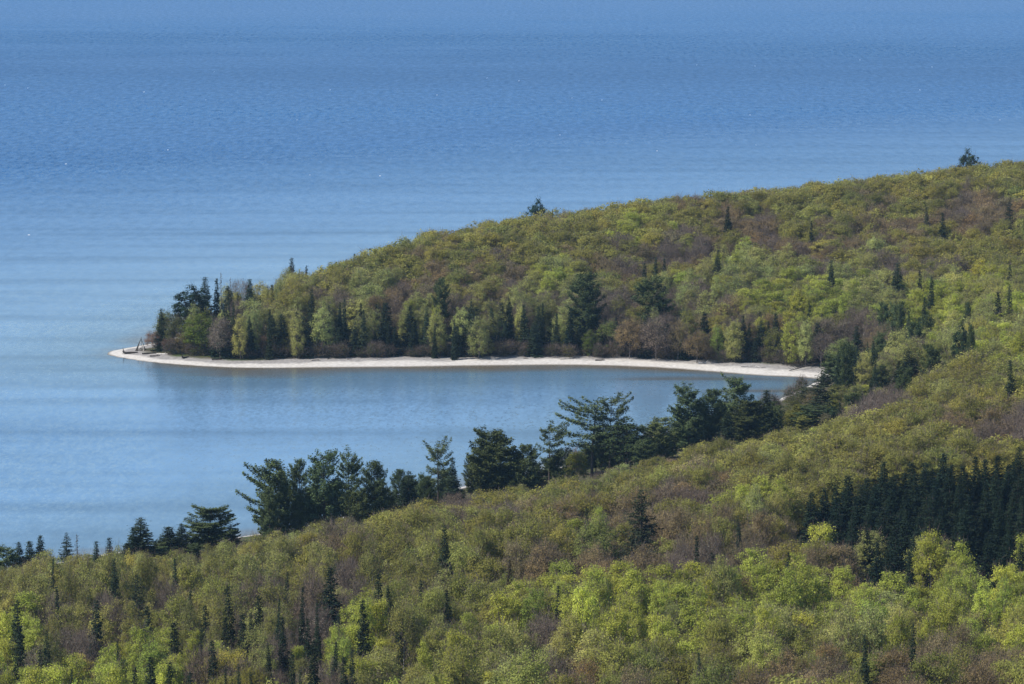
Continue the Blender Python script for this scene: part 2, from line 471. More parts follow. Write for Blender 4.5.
# ------------------------------------------------------------------ the setting: ground and water
def grid_mesh(name, xs, ys, zf, attrs, material):
    X, Y = np.meshgrid(xs, ys)
    Z, A = zf(X, Y)
    nx, ny = len(xs), len(ys)
    idx = np.arange(nx * ny).reshape(ny, nx)
    q = np.stack([idx[:-1, :-1], idx[:-1, 1:], idx[1:, 1:], idx[1:, :-1]], -1).reshape(-1, 4)
    me = bpy.data.meshes.new(name)
    me.vertices.add(nx * ny); me.vertices.foreach_set('co', np.stack([X, Y, Z], -1).reshape(-1).astype(np.float32))
    me.loops.add(q.size); me.loops.foreach_set('vertex_index', q.reshape(-1).astype(np.int32))
    me.polygons.add(len(q)); me.polygons.foreach_set('loop_start', np.arange(0, q.size, 4, dtype=np.int32))
    me.polygons.foreach_set('use_smooth', np.ones(len(q), bool))
    for an, av in A.items():
        a = me.attributes.new(an, 'FLOAT', 'POINT'); a.data.foreach_set('value', av.reshape(-1).astype(np.float32))
    me.materials.append(material)
    me.update(calc_edges=True)
    o = bpy.data.objects.new(name, me); COL.objects.link(o); o['kind'] = 'structure'
    return o

# ground material
m, nt, N, L = mat('ground')
sh = N('ShaderNodeAttribute', attribute_name='shore')
geo = N('ShaderNodeNewGeometry')
n1 = N('ShaderNodeTexNoise', ins={'Scale': .9, 'Detail': 6.0}); L(geo.outputs['Position'], n1.inputs['Vector'])
n2 = N('ShaderNodeTexNoise', ins={'Scale': .12, 'Detail': 3.0}); L(geo.outputs['Position'], n2.inputs['Vector'])
litter = mixc(N, L, maprange(N, L, n1.outputs[0], .35, .65), (.05, .042, .026, 1), (.10, .085, .05, 1))
litter = mixc(N, L, maprange(N, L, n2.outputs[0], .45, .62), litter, (.055, .075, .022, 1))
sand = mixc(N, L, maprange(N, L, n1.outputs[0], .3, .7), (.455, .42, .37, 1), (.62, .58, .525, 1))
peb = mixc(N, L, maprange(N, L, n1.outputs[0], .3, .7), (.21, .195, .18, 1), (.36, .335, .31, 1))
sd_n = mathn(N, L, 'ADD', sh.outputs['Fac'], maprange(N, L, n2.outputs[0], .2, .8, -3.5, 3.5))
c1 = mixc(N, L, maprange(N, L, sd_n, 7.0, 10.5), sand, peb)
c2 = mixc(N, L, maprange(N, L, sd_n, 17, 23), c1, litter)
wet = mixc(N, L, maprange(N, L, sh.outputs['Fac'], -.5, 1.4), (.13, .11, .085, 1), c2)
bs = N('ShaderNodeBsdfPrincipled', ins={'Roughness': .95, 'Specular IOR Level': .15}); L(wet, bs.inputs['Base Color'])
bmp = N('ShaderNodeBump', ins={'Strength': .5, 'Distance': .25}); L(n1.outputs[0], bmp.inputs['Height']); L(bmp.outputs[0], bs.inputs['Normal'])
out = N('ShaderNodeOutputMaterial'); L(bs.outputs[0], out.inputs['Surface'])
GROUND = m
xs = np.concatenate([np.arange(-560, -240, 10), np.arange(-240, 420, 4), np.arange(420, 1000, 12)])
ys = np.concatenate([np.arange(-120, 640, 8), np.arange(640, 1920, 4), np.arange(1920, 2600, 14)])
def gz(X, Y):
    z, sd = ground(X, Y); return z, dict(shore=np.where(sd > 0, sd * np.where(Y < 1296, 9.0, np.where(X < wx(330, 1330), 1.9 - .9 * sstep(wx(230, 1330), wx(330, 1330), X), 1.0)), sd))
grid_mesh('ground', xs, ys, gz, None, GROUND)

# water
m, nt, N, L = mat('water')
geo = N('ShaderNodeNewGeometry')
sh = N('ShaderNodeAttribute', attribute_name='shore')
def wnoise(sx, sy, scale, detail, rot=0.0, rough=.55):
    mp = N('ShaderNodeMapping', ins={'Scale': (sx, sy, 1), 'Rotation': (0, 0, rot)}); L(geo.outputs['Position'], mp.inputs[0])
    n = N('ShaderNodeTexNoise', ins={'Scale': scale, 'Detail': detail, 'Roughness': rough}); L(mp.outputs[0], n.inputs['Vector'])
    return n
waves = wnoise(1.0, .30, .95, 3.0, .12, .6)
band = wnoise(.0005, .0017, 1.0, 3.0, .05, .5)
gust = wnoise(.006, .012, 1.0, 4.0, -.06, .65)
# facet slopes
sub = N('ShaderNodeVectorMath', operation='SUBTRACT'); L(waves.outputs['Color'], sub.inputs[0]); sub.inputs[1].default_value = (.5, .5, .5)
amp = mathn(N, L, 'MULTIPLY', maprange(N, L, band.outputs[0], .35, .65, .45, 1.35), maprange(N, L, gust.outputs[0], .35, .65, .75, 1.2))
calm = maprange(N, L, sh.outputs['Fac'], -600, -20, 1.0, .10)     # the bay lies calmer than the open lake
amp = mathn(N, L, 'MULTIPLY', amp, calm)
amp = mathn(N, L, 'MULTIPLY', amp, .9)
scl = N('ShaderNodeVectorMath', operation='SCALE'); L(sub.outputs[0], scl.inputs[0]); L(amp, scl.inputs['Scale'])
msk = N('ShaderNodeVectorMath', operation='MULTIPLY'); L(scl.outputs[0], msk.inputs[0]); msk.inputs[1].default_value = (1, 1, 0)
addv = N('ShaderNodeVectorMath', operation='ADD'); L(msk.outputs[0], addv.inputs[0]); addv.inputs[1].default_value = (0, 0, 1)
nrm = N('ShaderNodeVectorMath', operation='NORMALIZE'); L(addv.outputs[0], nrm.inputs[0])
shn = mathn(N, L, 'ADD', sh.outputs['Fac'], maprange(N, L, gust.outputs[0], .3, .7, -14, 14))
bar = N('ShaderNodeAttribute', attribute_name='bar')
deep = mixc(N, L, maprange(N, L, band.outputs[0], .38, .62), (.004, .090, .265, 1), (.008, .104, .285, 1))
deep = mixc(N, L, maprange(N, L, sh.outputs['Fac'], -620, -40), deep, (.155, .285, .435, 1))
shal = mixc(N, L, maprange(N, L, shn, -75, -12), deep, (.12, .21, .29, 1))
shal = mixc(N, L, maprange(N, L, shn, -16, 2), shal, (.15, .125, .085, 1))
shal = mixc(N, L, bar.outputs['Fac'], shal, (.12, .10, .065, 1))
streak = wnoise(.0030, .026, 1.0, 3.0, .02, .55)
swell = wnoise(.22, .055, 1.0, 4.0, .05, .7)
st = maprange(N, L, streak.outputs[0], .28, .58, .70, 1.06)
lee = maprange(N, L, sh.outputs['Fac'], -700, -150)          # slick lines show on the sheltered water, not far out
st = mathn(N, L, 'ADD', mathn(N, L, 'MULTIPLY', st, lee), mathn(N, L, 'SUBTRACT', 1.0, lee))
sw = N('ShaderNodeMix', data_type='FLOAT'); L(lee, sw.inputs[0])
k = mathn(N, L, 'MULTIPLY', st, sw.outputs[0])
L(maprange(N, L, swell.outputs[0], .3, .7, .66, 1.34), sw.inputs[2]); L(maprange(N, L, swell.outputs[0], .3, .7, .90, 1.10), sw.inputs[3])
# wind lanes across the open lake
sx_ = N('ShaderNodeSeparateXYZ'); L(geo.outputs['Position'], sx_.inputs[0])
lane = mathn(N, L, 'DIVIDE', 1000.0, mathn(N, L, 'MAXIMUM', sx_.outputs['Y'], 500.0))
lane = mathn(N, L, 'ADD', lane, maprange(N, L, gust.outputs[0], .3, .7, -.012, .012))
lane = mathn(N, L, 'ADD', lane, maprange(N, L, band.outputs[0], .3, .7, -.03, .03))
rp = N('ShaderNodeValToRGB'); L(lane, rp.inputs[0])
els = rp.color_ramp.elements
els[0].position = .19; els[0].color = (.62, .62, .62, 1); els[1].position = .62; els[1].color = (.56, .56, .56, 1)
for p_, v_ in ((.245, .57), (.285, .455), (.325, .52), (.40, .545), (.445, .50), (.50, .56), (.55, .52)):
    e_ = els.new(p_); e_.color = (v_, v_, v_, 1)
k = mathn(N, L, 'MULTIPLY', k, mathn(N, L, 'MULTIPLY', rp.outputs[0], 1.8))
hs = N('ShaderNodeHueSaturation'); L(shal, hs.inputs['Color']); L(k, hs.inputs['Value'])
dif = N('ShaderNodeBsdfDiffuse'); L(hs.outputs[0], dif.inputs['Color'])
gl = N('ShaderNodeBsdfGlossy'); L(maprange(N, L, sh.outputs['Fac'], -260, -15, .24, .15), gl.inputs['Roughness']); L(nrm.outputs[0], gl.inputs['Normal'])
fr = N('ShaderNodeFresnel', ins={'IOR': 1.333}); L(nrm.outputs[0], fr.inputs['Normal'])
# a wind-roughened lake never mirrors more than about a third of the sky at grazing angles
rf = mathn(N, L, 'MULTIPLY', mathn(N, L, 'MINIMUM', fr.outputs[0], maprange(N, L, sh.outputs['Fac'], -200, -15, .36, .58)), k)
mx = N('ShaderNodeMixShader'); L(rf, mx.inputs[0]); L(dif.outputs[0], mx.inputs[1]); L(gl.outputs[0], mx.inputs[2])
out = N('ShaderNodeOutputMaterial'); L(mx.outputs[0], out.inputs['Surface'])
WATER = m
geomx = lambda a, b, n: a + (b - a) * np.linspace(0, 1, n + 1)[1:] ** 2.2
xs = np.concatenate([-400 - geomx(0, 24000, 24)[::-1], np.arange(-400, 420, 6), 420 + geomx(0, 24000, 24)])
ys = np.concatenate([np.arange(560, 860, 30), np.arange(860, 1460, 5), np.arange(1460, 2000, 20), 2000 + geomx(0, 28000, 30)])
def wz(X, Y):
    sd = shore_dist(X, Y)
    bx, by = wx(735, 1278), 1278
    bar_ = sstep(1, .45, np.sqrt(((X - wx(770, 1266)) / 26) ** 2 + ((Y - 1266) / 5) ** 2)) * .8
    bar_ = np.maximum(bar_, sstep(1, .3, np.sqrt(((X - wx(690, 1296)) / 34) ** 2 + ((Y - 1296) / 7) ** 2)) * .7)
    return np.zeros_like(X), dict(shore=np.clip(sd, -3000, 100), bar=bar_)
grid_mesh('water', xs, ys, wz, None, WATER)

# whitecaps far out on the open lake
m, nt, N, L = mat('foam')
bs = N('ShaderNodeBsdfPrincipled', ins={'Base Color': (.62, .65, .68, 1), 'Roughness': .8})
out = N('ShaderNodeOutputMaterial'); L(bs.outputs[0], out.inputs['Surface'])
FOAM = m
fb = MB()
caps = [(452, 36), (490, 53), (487, 78), (437, 95), (297, 120), (28, 88), (66, 164), (310, 175), (5, 85), (29, 235), (955, 46), (966, 51), (932, 67), (697, 65), (755, 66),
        (519, 81), (572, 98), (602, 100), (750, 115), (756, 145), (657, 151), (144, 92), (206, 100), (168, 150), (380, 176), (214, 72), (330, 90), (920, 90), (1000, 120), (560, 135), (860, 60), (640, 35)]
for i, (cx_, cy_) in enumerate(caps):
    D = Dw(cy_); x0 = wx(cx_, D)
    wdt = (.7 if i % 3 else 1.2) * rnd.uniform(.6, 1.2)
    n = 7
    t = np.linspace(-1, 1, n)
    hgt = .22 * (1 - t ** 2) * np.array([rnd.uniform(.6, 1.2) for _ in range(n)]) + .02
    xx = x0 + t * wdt * .5; yy = D + .3 * t * t
    a = np.stack([xx, yy - .9, xx * 0 + .02], 1); b = np.stack([xx, yy, hgt], 1); c = np.stack([xx, yy + .6, xx * 0 + .02], 1)
    fb.quads(np.stack([a[:-1], a[1:], b[1:], b[:-1]], 1)); fb.quads(np.stack([b[:-1], b[1:], c[1:], c[:-1]], 1))
o = bpy.data.objects.new('whitecaps', build('whitecaps', fb, [FOAM])); COL.objects.link(o)
o['kind'] = 'stuff'; o['label'] = 'scattered white foam flecks far out on the blue lake'; o['category'] = 'foam'

# ------------------------------------------------------------------ placing single trees from what the photograph shows
def solve(px, ytop, h, d0=640, d1=1900):
    """distance along this bearing at which a tree h tall has its top on the sight line"""
    Ds = np.arange(d0, d1, 3.0)
    dx, dz = ray(px, ytop)
    x = dx * Ds
    g, sd = ground(x, Ds)
    diff = CAMZ + dz * Ds - (g + h)
    ok = sd > 4
    c = np.where(ok[:-1] & ok[1:] & (diff[:-1] > 0) & (diff[1:] <= 0))[0]
    if len(c): i = c[0]
    else: i = int(np.argmin(np.where(ok, np.abs(diff), 1e9)))
    return Ds[i]

PLACED = []   # x, y, radius kept free of forest trees
def tree_at(kind, px, ytop, wpx, label, D=None, h=None, group=None, parts=True, var=None, tint=None, rz=None, keep=.75, d0=640, d1=1900):
    if D is None: D = solve(px, ytop, h, d0, d1)
    dx, dz = ray(px, ytop)
    x = dx * D
    g, sd = g1(x, D)
    h = CAMZ + dz * D - g + .15
    depth = D * CP + CAMZ * SP
    rad = wpx * .5 * depth / F
    if kind.startswith('spruce'): rad *= 2.0 if kind == 'spruce_thin' else 1.85
    elif kind.startswith('pine'): rad *= 1.04
    PLACED.append((x, D, rad * keep * .75))
    ln = (rnd.gauss(0, .025), rnd.gauss(0, .025)) if kind.startswith('spruce') else (0, 0)
    return plant(kind, x, D, h, rad, label, group, parts, var, tint, rz=rz, lean=ln)

# --- pines and spruces along the near shore, left to right
T = tree_at
T('pine', 6, 548, 30, 'dark bushy pine at the left picture edge on the near shore', D=900, var=2)
T('spruce', 19, 541, 16, 'dark pointed spruce beside the bushy pine at the left edge', D=905, var=0)
T('spruce', 31, 540, 21, 'broad dark spruce on the near shore, left of its taller twin', D=908, var=2)
T('spruce', 40, 534, 16, 'taller dark pointed spruce on the near shore at far left', D=910, var=1)
T('spruce_rag', 66, 532, 15, 'ragged spruce top with loose boughs between two shoreline groups at left', D=915)
T('snag', 77, 534, 15, 'greyish half-bare spruce against the water at left', D=915, var=0)
T('spruce_thin', 95, 540, 8, 'small narrow spruce tip above pale green trees at left', D=905)
T('spruce_thin', 110, 537, 9, 'slim dark spire spruce left of the conical shoreline spruce', D=905)
T('spruce', 131, 526, 16, 'dark spruce leaning against the left side of the conical shoreline spruce', D=922, var=2)
T('spruce', 142, 517, 30, 'big dark conical spruce standing on the near shore at left', D=925, var=0)
T('spruce', 125, 542, 20, 'short bushy dark spruce below the conical shoreline spruce', D=912, var=1)
T('spruce', 168, 526, 30, 'wide dark spruce right of the conical shoreline spruce', D=940, var=2)
T('spruce', 182, 523, 18, 'dark spruce tucked against the left side of a round pine', D=945, var=0)
T('pine', 208, 508, 58, 'broad round-headed pine against the water between spruce and tall pine clump', D=950, var=2)
T('pine', 233, 528, 19, 'small dark pine right of the round-headed pine at left', D=955, var=0)
T('pine', 267, 526, 18, 'low dark pine at the left foot of the tall pine clump', D=952, var=2)
T('pine_flag', 279, 461, 50, 'tall pine with long upswept boughs reaching left over the water', D=955, rz=0)
T('pine', 300, 460, 28, 'tall dark pine second from the left in the tall pine clump', D=962, var=1)
T('pine', 324, 457, 44, 'widest dark pine in the middle of the tall pine clump', D=958, var=2)
T('pine', 349, 455, 34, 'tall pine with open fan-shaped top on the clump right side', D=968, var=3)
T('pine', 374, 462, 34, 'conical dense pine at the right end of the tall pine clump', D=965, var=0)
T('pine', 358, 492, 30, 'shorter dark pine in front of the tall pine clump right half', D=950, var=0)
T('spruce', 408, 470, 20, 'pointed dark spruce standing between the tall pine clump and open-topped pine', D=985, var=0)
T('spruce_thin', 403, 478, 9, 'slim spruce touching the left side of the pointed dark spruce', D=983)
T('pine', 427, 480, 16, 'small bushy pine left of the open-topped pine', D=1000, var=0)
T('pine_open', 438, 445, 34, 'open-topped pine with a bare gap below its crown', D=1005, var=1)
T('spruce', 452, 456, 18, 'dense dark spruce against the right side of the open-topped pine', D=1000, var=2)
T('pine', 489, 433, 54, 'massive broad pine with two rounded heads by the bay', D=1015, var=4, rz=0)
T('pine', 527, 445, 34, 'conical pine with brownish lower boughs right of the massive broad pine', D=1012, var=0)
T('pine_open', 549, 426, 36, 'slender pine with flat open crown above the conical pine', D=1040, var=1, rz=.4)
T('pine', 558, 455, 20, 'lower pine beneath the flat open crown by the bay', D=1040, var=1)
T('birch', 577, 452, 22, 'yellow-green leafy birch squeezed between dark shoreline pines', D=1048, tint=(.2, .21, .04))
T('spruce', 574, 470, 14, 'small dark spruce below the yellow-green birch', D=1030, var=0)
T('pine_open', 592, 401, 58, 'wide-armed open pine with bare-looking boughs stretching left over the bay', D=1070, var=0, rz=0)
T('pine_open', 610, 398, 38, 'tall open pine leaning right beside the wide-armed pine', D=1074, var=1, rz=0)
T('pine_round', 627, 422, 44, 'round dense dark pine right below the wide-armed pine', D=1062, var=2)
T('pine', 659, 418, 44, 'shaggy green pine right of the round dense pine', D=1066, var=1)
T('pine', 644, 440, 30, 'lower dark pine filling the gap under the shaggy green pine', D=1050, var=0)
T('pine', 689, 389, 42, 'tall broad pine at the left of the right-hand pine group', D=1098, var=2)
T('pine', 712, 390, 34, 'tall pine in the middle of the right-hand pine group', D=1102, var=0)
T('pine', 735, 379, 42, 'highest pine of the right-hand group with spreading flat top', D=1112, var=3)
T('spruce', 727, 412, 18, 'dark narrow spruce in front of the right-hand pine group', D=1085, var=0)
T('pine', 748, 402, 44, 'bushy pine in front of the highest pine in the right-hand group', D=1096, var=2)
T('spruce', 765, 389, 22, 'pointed dark spruce at the right end of the right-hand group', D=1110, var=2)
T('pine', 778, 406, 16, 'short pine at the water gap right of the pointed spruce', D=1120, var=0)
T('spruce_rag', 820, 369, 22, 'thin ragged spruce rising across the right end of the beach', D=1120, var=1)
T('pine', 806, 388, 36, 'pale olive pine left of the thin ragged spruce', D=1185, var=1, tint=(.09, .10, .04))
T('pine', 818, 408, 50, 'spreading dark pine around the foot of the thin ragged spruce', D=1112, var=2)
T('pine_round', 834, 408, 22, 'round dark pine at lower right of the thin ragged spruce', D=1106, var=2)
for x0, x1, n, top in ((150, 262, 10, 537), (262, 396, 18, 489), (398, 462, 10, 479), (464, 572, 16, 463), (580, 684, 17, 441), (682, 790, 17, 412), (800, 850, 8, 412), (776, 846, 12, 424)):
    for i in range(n):
        px = x0 + (x1 - x0) * (i + rnd.random()) / n
        D = np.interp(px, [150, 262, 331, 437, 550, 640, 720, 800, 850], [950, 970, 990, 1030, 1066, 1100, 1150, 1180, 1190]) - rnd.uniform(0, 26)
        T('pine', px, top + rnd.uniform(-10, 12), rnd.uniform(15, 25), 'dark low conifer in the shaded understorey of the shoreline pines', D=D, group='understorey conifers of the shoreline pines', var=rnd.choice([0, 2]))
# --- lone conifers on the near slope
T('spruce_rag', 640, 486, 32, 'tall ragged lone spruce standing free on the open centre slope', h=26.0, var=1, keep=1.9)
T('spruce', 446, 524, 18, 'tall dark lone spruce in front of the open-topped pine, left of centre', h=25, keep=1.6, var=0)
T('spruce', 588, 505, 12, 'small dark spruce up and left of the tall ragged lone spruce', h=19.5, var=2)
T('spruce', 507, 556, 12, 'short brownish-dark spruce on the slope left of the tall ragged lone spruce', h=18.5, var=2, tint=(.05, .04, .025))
T('spruce', 557, 584, 12, 'squat dark spruce among lime trees at bottom centre', h=18.0, var=2)
T('spruce_thin', 379, 572, 11, 'slim dark spire spruce, larger of two close spires left of centre bottom', h=20.5)
T('spruce_thin', 388, 584, 8, 'slim dark spire spruce, lower right one of two close spires', h=19.0)
T('spruce_thin', 420, 578, 6, 'thin dark spire between the lone spruce and the two close spires', h=19.5)
T('spruce', 330, 566, 26, 'gappy dark spruce with bare lower boughs in the left wood', h=21.5, var=1)
T('spruce_rag', 136, 574, 24, 'tall thin ragged spruce half sunk in pale leaves at left', h=21.5, var=0)
T('spruce', 117, 558, 14, 'dark spruce rising from pale green trees below the conical shoreline spruce', h=21.5, var=0)
T('spruce', 176, 556, 12, 'small pointed spruce in the pale green wood below the round-headed pine', h=19.5, var=2)
T('spruce', 285, 614, 15, 'plump dark spruce standing low in the left wood', h=18.5, var=2)
T('spruce_thin', 697, 534, 7, 'small dark spire right of the tall ragged lone spruce', h=19.5)
T('spruce_thin', 716, 552, 8, 'small dark spire lower right of the tall ragged lone spruce', h=19.0)
T('spruce_thin', 787, 551, 8, 'small dark spire below the left end of the dark spruce stand', h=19.0)
T('spruce', 743, 514, 9, 'dark leaning spruce left of the dark spruce stand', h=19.5, var=0)
T('spruce', 700, 650, 12, 'small dark spruce near the bottom edge right of centre', h=17.5, var=2)
T('spruce', 867, 632, 13, 'small greenish spruce below the dark spruce stand near bottom', h=17.5, var=2)
T('spruce_thin', 912, 622, 8, 'tiny reddish-dark spire below the dark spruce stand', h=18.5)
low = [(49, 628), (190, 588), (176, 620), (225, 616), (244, 613), (253, 611), (260, 594), (275, 596), (165, 662), (32, 670), (70, 666), (83, 674), (238, 662), (255, 670), (42, 648), (307, 618),
       (352, 648), (345, 656), (50, 556), (313, 640), (205, 605), (15, 600), (283, 570), (215, 640), (120, 640), (150, 655), (293, 650)]
low += [(60, 585), (95, 600), (150, 606), (232, 585), (300, 585), (318, 600), (340, 612), (365, 600), (270, 640), (200, 625), (20, 625), (130, 665), (185, 672), (225, 665), (330, 640), (300, 668), (400, 600), (450, 590)]
for px, py in low:
    T('spruce_thin' if rnd.random() < .6 else 'spruce', px, py, rnd.uniform(8, 14), 'narrow dark spruce spire among the leafy trees of the lower-left wood', h=rnd.uniform(17.5, 20.5),
      group='narrow spruces in the lower-left wood')
# --- the dark spruce stand at right
stand = [(812, 494), (823, 489), (836, 487), (847, 477), (860, 487), (875, 488), (884, 463), (895, 478), (912, 464), (925, 465), (942, 455), (952, 470), (961, 467), (977, 458), (988, 461),
         (1000, 458), (1018, 449), (1034, 452), (868, 480), (904, 474), (933, 470), (969, 474), (1009, 466), (1026, 462)]
for i, (px, py) in enumerate(stand):
    T('spruce', px, py - 3, rnd.uniform(20, 27), 'tall dark spruce in the top row of the dark spruce stand at right', h=rnd.uniform(16, 17.5), tint=(.024, .037, .022), group='spruces of the dark stand at right', d0=760, d1=1000, keep=2.3)
row2 = []
for k, (off, n, x0, x1) in enumerate(((14, 16, 826, 1034), (28, 15, 836, 1034), (43, 13, 848, 1034), (58, 12, 862, 1034), (73, 11, 872, 1030), (90, 9, 884, 1026))):
    for i in range(n):
        px = x0 + (x1 - x0) * (i + rnd.uniform(.1, .9)) / n
        top = np.interp(px, [812, 847, 884, 942, 1018], [494, 479, 466, 457, 452]) + off + rnd.uniform(-7, 7)
        if top > 535 and 915 < px < 955: continue
        if top > 505 and 968 < px < 985: continue
        T('spruce' if rnd.random() < .8 else 'spruce_rag', px, top, rnd.uniform(15, 23), 'dark spruce inside the dark spruce stand at right', h=rnd.uniform(15, 17), tint=(.022, .035, .021), group='inner spruces of the dark stand', d0=720, d1=1000, keep=2.3)
# pale trees let into the stand
T('olive', 934, 537, 44, 'olive-green leafy tree set into the front of the dark spruce stand', h=14)
T('poplar', 872, 533, 30, 'pale green leafy tree at the lower left edge of the dark spruce stand', h=14)
# --- the headland: conifers one can tell apart
HD = dict(d0=1320, d1=1900)
T('pine', 585, 274, 40, 'big dark pine towering behind the beach in the middle of the headland', D=1362, var=0)
T('pine', 652, 279, 44, 'spreading open pine right of the big dark pine on the headland', D=1362, var=3)
T('pine', 441, 279, 20, 'dark pine standing left of centre above the headland beach', D=1372, var=0)
T('pine_round', 190, 289, 32, 'round dark pine above the driftwood point at the headland tip', D=1366, var=2)
T('spruce', 161, 308, 10, 'small pointed spruce at the very tip of the headland wood', D=1362, var=0)
T('spruce', 206, 276, 17, 'dark conical spruce left of two thin bare spires on the headland tip', D=1390, var=0)
T('spruce_thin', 216, 278, 7, 'thin spruce spire right of the dark conical spruce on the tip', D=1392)
T('snag', 221, 272, 10, 'bare thin dead tree against the lake near the headland tip', D=1394, var=0)
T('snag', 230, 277, 9, 'lower bare dead tree right of the thin one near the tip', D=1394, var=1)
T('spruce_thin', 229, 286, 9, 'dark spire spruce below the lower bare dead tree', D=1380)
T('spruce', 250, 278, 14, 'dark pointed spruce alone right of the dead trees near the tip', D=1386, var=1)
T('spruce', 223, 303, 14, 'dark spruce behind the pale green tree near the headland tip', D=1364, var=0)
T('spruce', 292, 257, 12, 'small dark spruce on the headland skyline at left', h=18.0, var=0, d0=1435, d1=1500)
T('spruce_thin', 310, 288, 7, 'tiny dark spruce below the skyline spruce at headland left', h=18.0, **HD)
T('spruce_thin', 465, 305, 10, 'dark spire right of the pine above the headland beach', D=1358)
T('spruce', 509, 297, 11, 'taller of two dark spires above the middle of the beach', D=1360, var=0)
T('spruce_thin', 503, 302, 8, 'shorter of two dark spires above the middle of the beach', D=1359)
T('spruce_thin', 655, 256, 6, 'thin dark spire above the spreading headland pine', h=18.0, **HD)
T('spruce', 665, 257, 9, 'small bushy spruce right above the spreading headland pine', h=18.0, var=2, **HD)
T('spruce_thin', 644, 262, 6, 'smallest dark tip left of two spires above the spreading pine', h=17.5, **HD)
T('pine_round', 537, 203, 20, 'round dark pine head breaking the headland skyline at centre', h=22.0, var=2, d0=1545, d1=1600)
T('pine_round', 969, 153, 21, 'large dark pine head breaking the skyline at upper right', h=24.0, var=2, d0=1705, d1=1780)
T('spruce', 728, 205, 12, 'dark oval spruce near the skyline right of centre', h=20.0, var=2, **HD)
T('spruce', 942, 212, 11, 'dark oval spruce below the large skyline pine at right', h=20.0, var=1, **HD)
T('spruce', 927, 206, 9, 'faint greyish spruce left of the dark oval one at right', h=19.0, var=0, tint=(.06, .065, .04), **HD)
T('spruce_rag', 1008, 197, 13, 'open dark spruce near the right picture edge below the ridge', h=21.0, var=0, **HD)
T('spruce_thin', 811, 221, 5, 'tiny dark tip high on the headland among russet trees', h=18.0, **HD)
T('spruce', 716, 249, 11, 'dim dark spruce on the headland slope right of centre', h=20.0, var=0, **HD)
T('spruce', 831, 259, 11, 'dark slender spruce on the slope above the right end of the beach', h=21.0, var=0, **HD)
T('spruce', 896, 262, 18, 'tall dark spruce above a lime-green patch on the right slope', h=23.0, var=0, d0=1200, d1=1900)
T('pine', 901, 302, 15, 'ragged dark pine close below the tall right-slope spruce', h=20.0, d0=1150, d1=1900, var=1)
T('spruce_thin', 1009, 264, 6, 'thin dark spire near the right edge on the upper slope', h=19.0, d0=1150, d1=1900)
T('spruce_thin', 932, 276, 6, 'thin dark spire right of the tall right-slope spruce', h=19.0, d0=1150, d1=1900)
T('spruce_thin', 921, 270, 6, 'small dim spire beside the tall right-slope spruce', h=19.0, d0=1150, d1=1900)
T('pine_round', 961, 328, 17, 'round dark pine, left of a pair on the right slope', h=20.0, d0=1100, d1=1900, var=2)
T('pine', 971, 325, 11, 'slim dark pine, right of a pair on the right slope', h=21.0, d0=1100, d1=1900, var=0)
T('spruce', 998, 291, 14, 'dark leaning spruce near the right edge above the pair of pines', h=20.0, d0=1100, d1=1900, var=1)
T('spruce_thin', 1010, 285, 7, 'narrow spire right of the dark leaning spruce near the right edge', h=20.0, d0=1100, d1=1900)
T('pine', 968, 303, 12, 'small dim pine above the pair of pines on the right slope', h=18.0, d0=1100, d1=1900, var=0)
T('spruce', 1013, 358, 14, 'dark pointed spruce at the right edge amid olive trees', h=20.0, d0=950, d1=1900, var=2)
T('pine', 930, 346, 30, 'spreading dark pine below the pair of pines on the right slope', h=20.0, d0=1050, d1=1900, var=1)
T('spruce', 908, 350, 28, 'tall dark spruce right of the beach end behind bare grey trees', D=1130, var=0)
T('spruce', 898, 360, 16, 'dark spruce against the left side of the tall one by the beach end', D=1132, var=1)
T('pine', 868, 352, 30, 'dark pine behind the right end of the beach', D=1235, var=1)
T('pine', 848, 346, 26, 'dark pine close to the right end of the beach', D=1262, var=0)
T('pine', 886, 366, 28, 'low dark pine right of the beach end', D=1205, var=2)
T('pine', 833, 356, 26, 'green pine at the very end of the sand', D=1283, var=2)
T('pine', 842, 364, 24, 'low pine overhanging the end of the sand', D=1268, var=0)
T('pine', 858, 360, 28, 'dark pine second from the beach end', D=1240, var=2)
T('pine', 876, 372, 26, 'low dark pine by the hidden shore right of the beach', D=1215, var=0)
T('pine', 826, 374, 16, 'small pine at the corner where beach meets wood', D=1270, var=2)
T('spruce', 846, 376, 18, 'low dark spruce by the hidden shore at the beach corner', D=1240, var=2)
T('birch', 862, 385, 24, 'lime-green small tree below the pines at the beach end', D=1190)
T('birch', 842, 388, 24, 'dull green small tree behind the thin ragged spruce', D=1195, tint=(.17, .18, .06))
T('pine', 803, 396, 22, 'low olive pine beside the water gap', D=1190, var=2, tint=(.07, .08, .035))
for px, top, D, lk in ((790, 424, 1135, 'dull'), (800, 418, 1128, 'dull'), (811, 414, 1140, 'dull'), (822, 419, 1122, 'dull'), (832, 411, 1135, 'dull'), (843, 407, 1142, 'dull'), (806, 427, 1108, 'dull'), (828, 425, 1105, 'dull'), (848, 414, 1112, 'dull'), (816, 405, 1160, 'dull'), (838, 398, 1165, 'dull'), (796, 412, 1155, 'dull'), (856, 400, 1140, 'dull')):
    T(rnd.choice(['edge', 'edge', 'pine']), px, top - 14 + rnd.uniform(-4, 4), rnd.uniform(19, 26), 'dull green low tree around the thin ragged spruce at the end of the bay', D=D, group='low trees at the end of the bay', tint=rnd.choice([(.20, .21, .07), (.17, .15, .08), (.23, .24, .06), (.16, .17, .06)]), keep=.3)
T('spruce', 855, 325, 14, 'dark spruce in the trees above the beach end', D=1300, var=0)
T('spruce', 819, 322, 18, 'dark spruce right behind the last stretch of beach', D=1325, var=1)
T('spruce_thin', 810, 304, 7, 'thin dark spire above the last stretch of beach', D=1350)
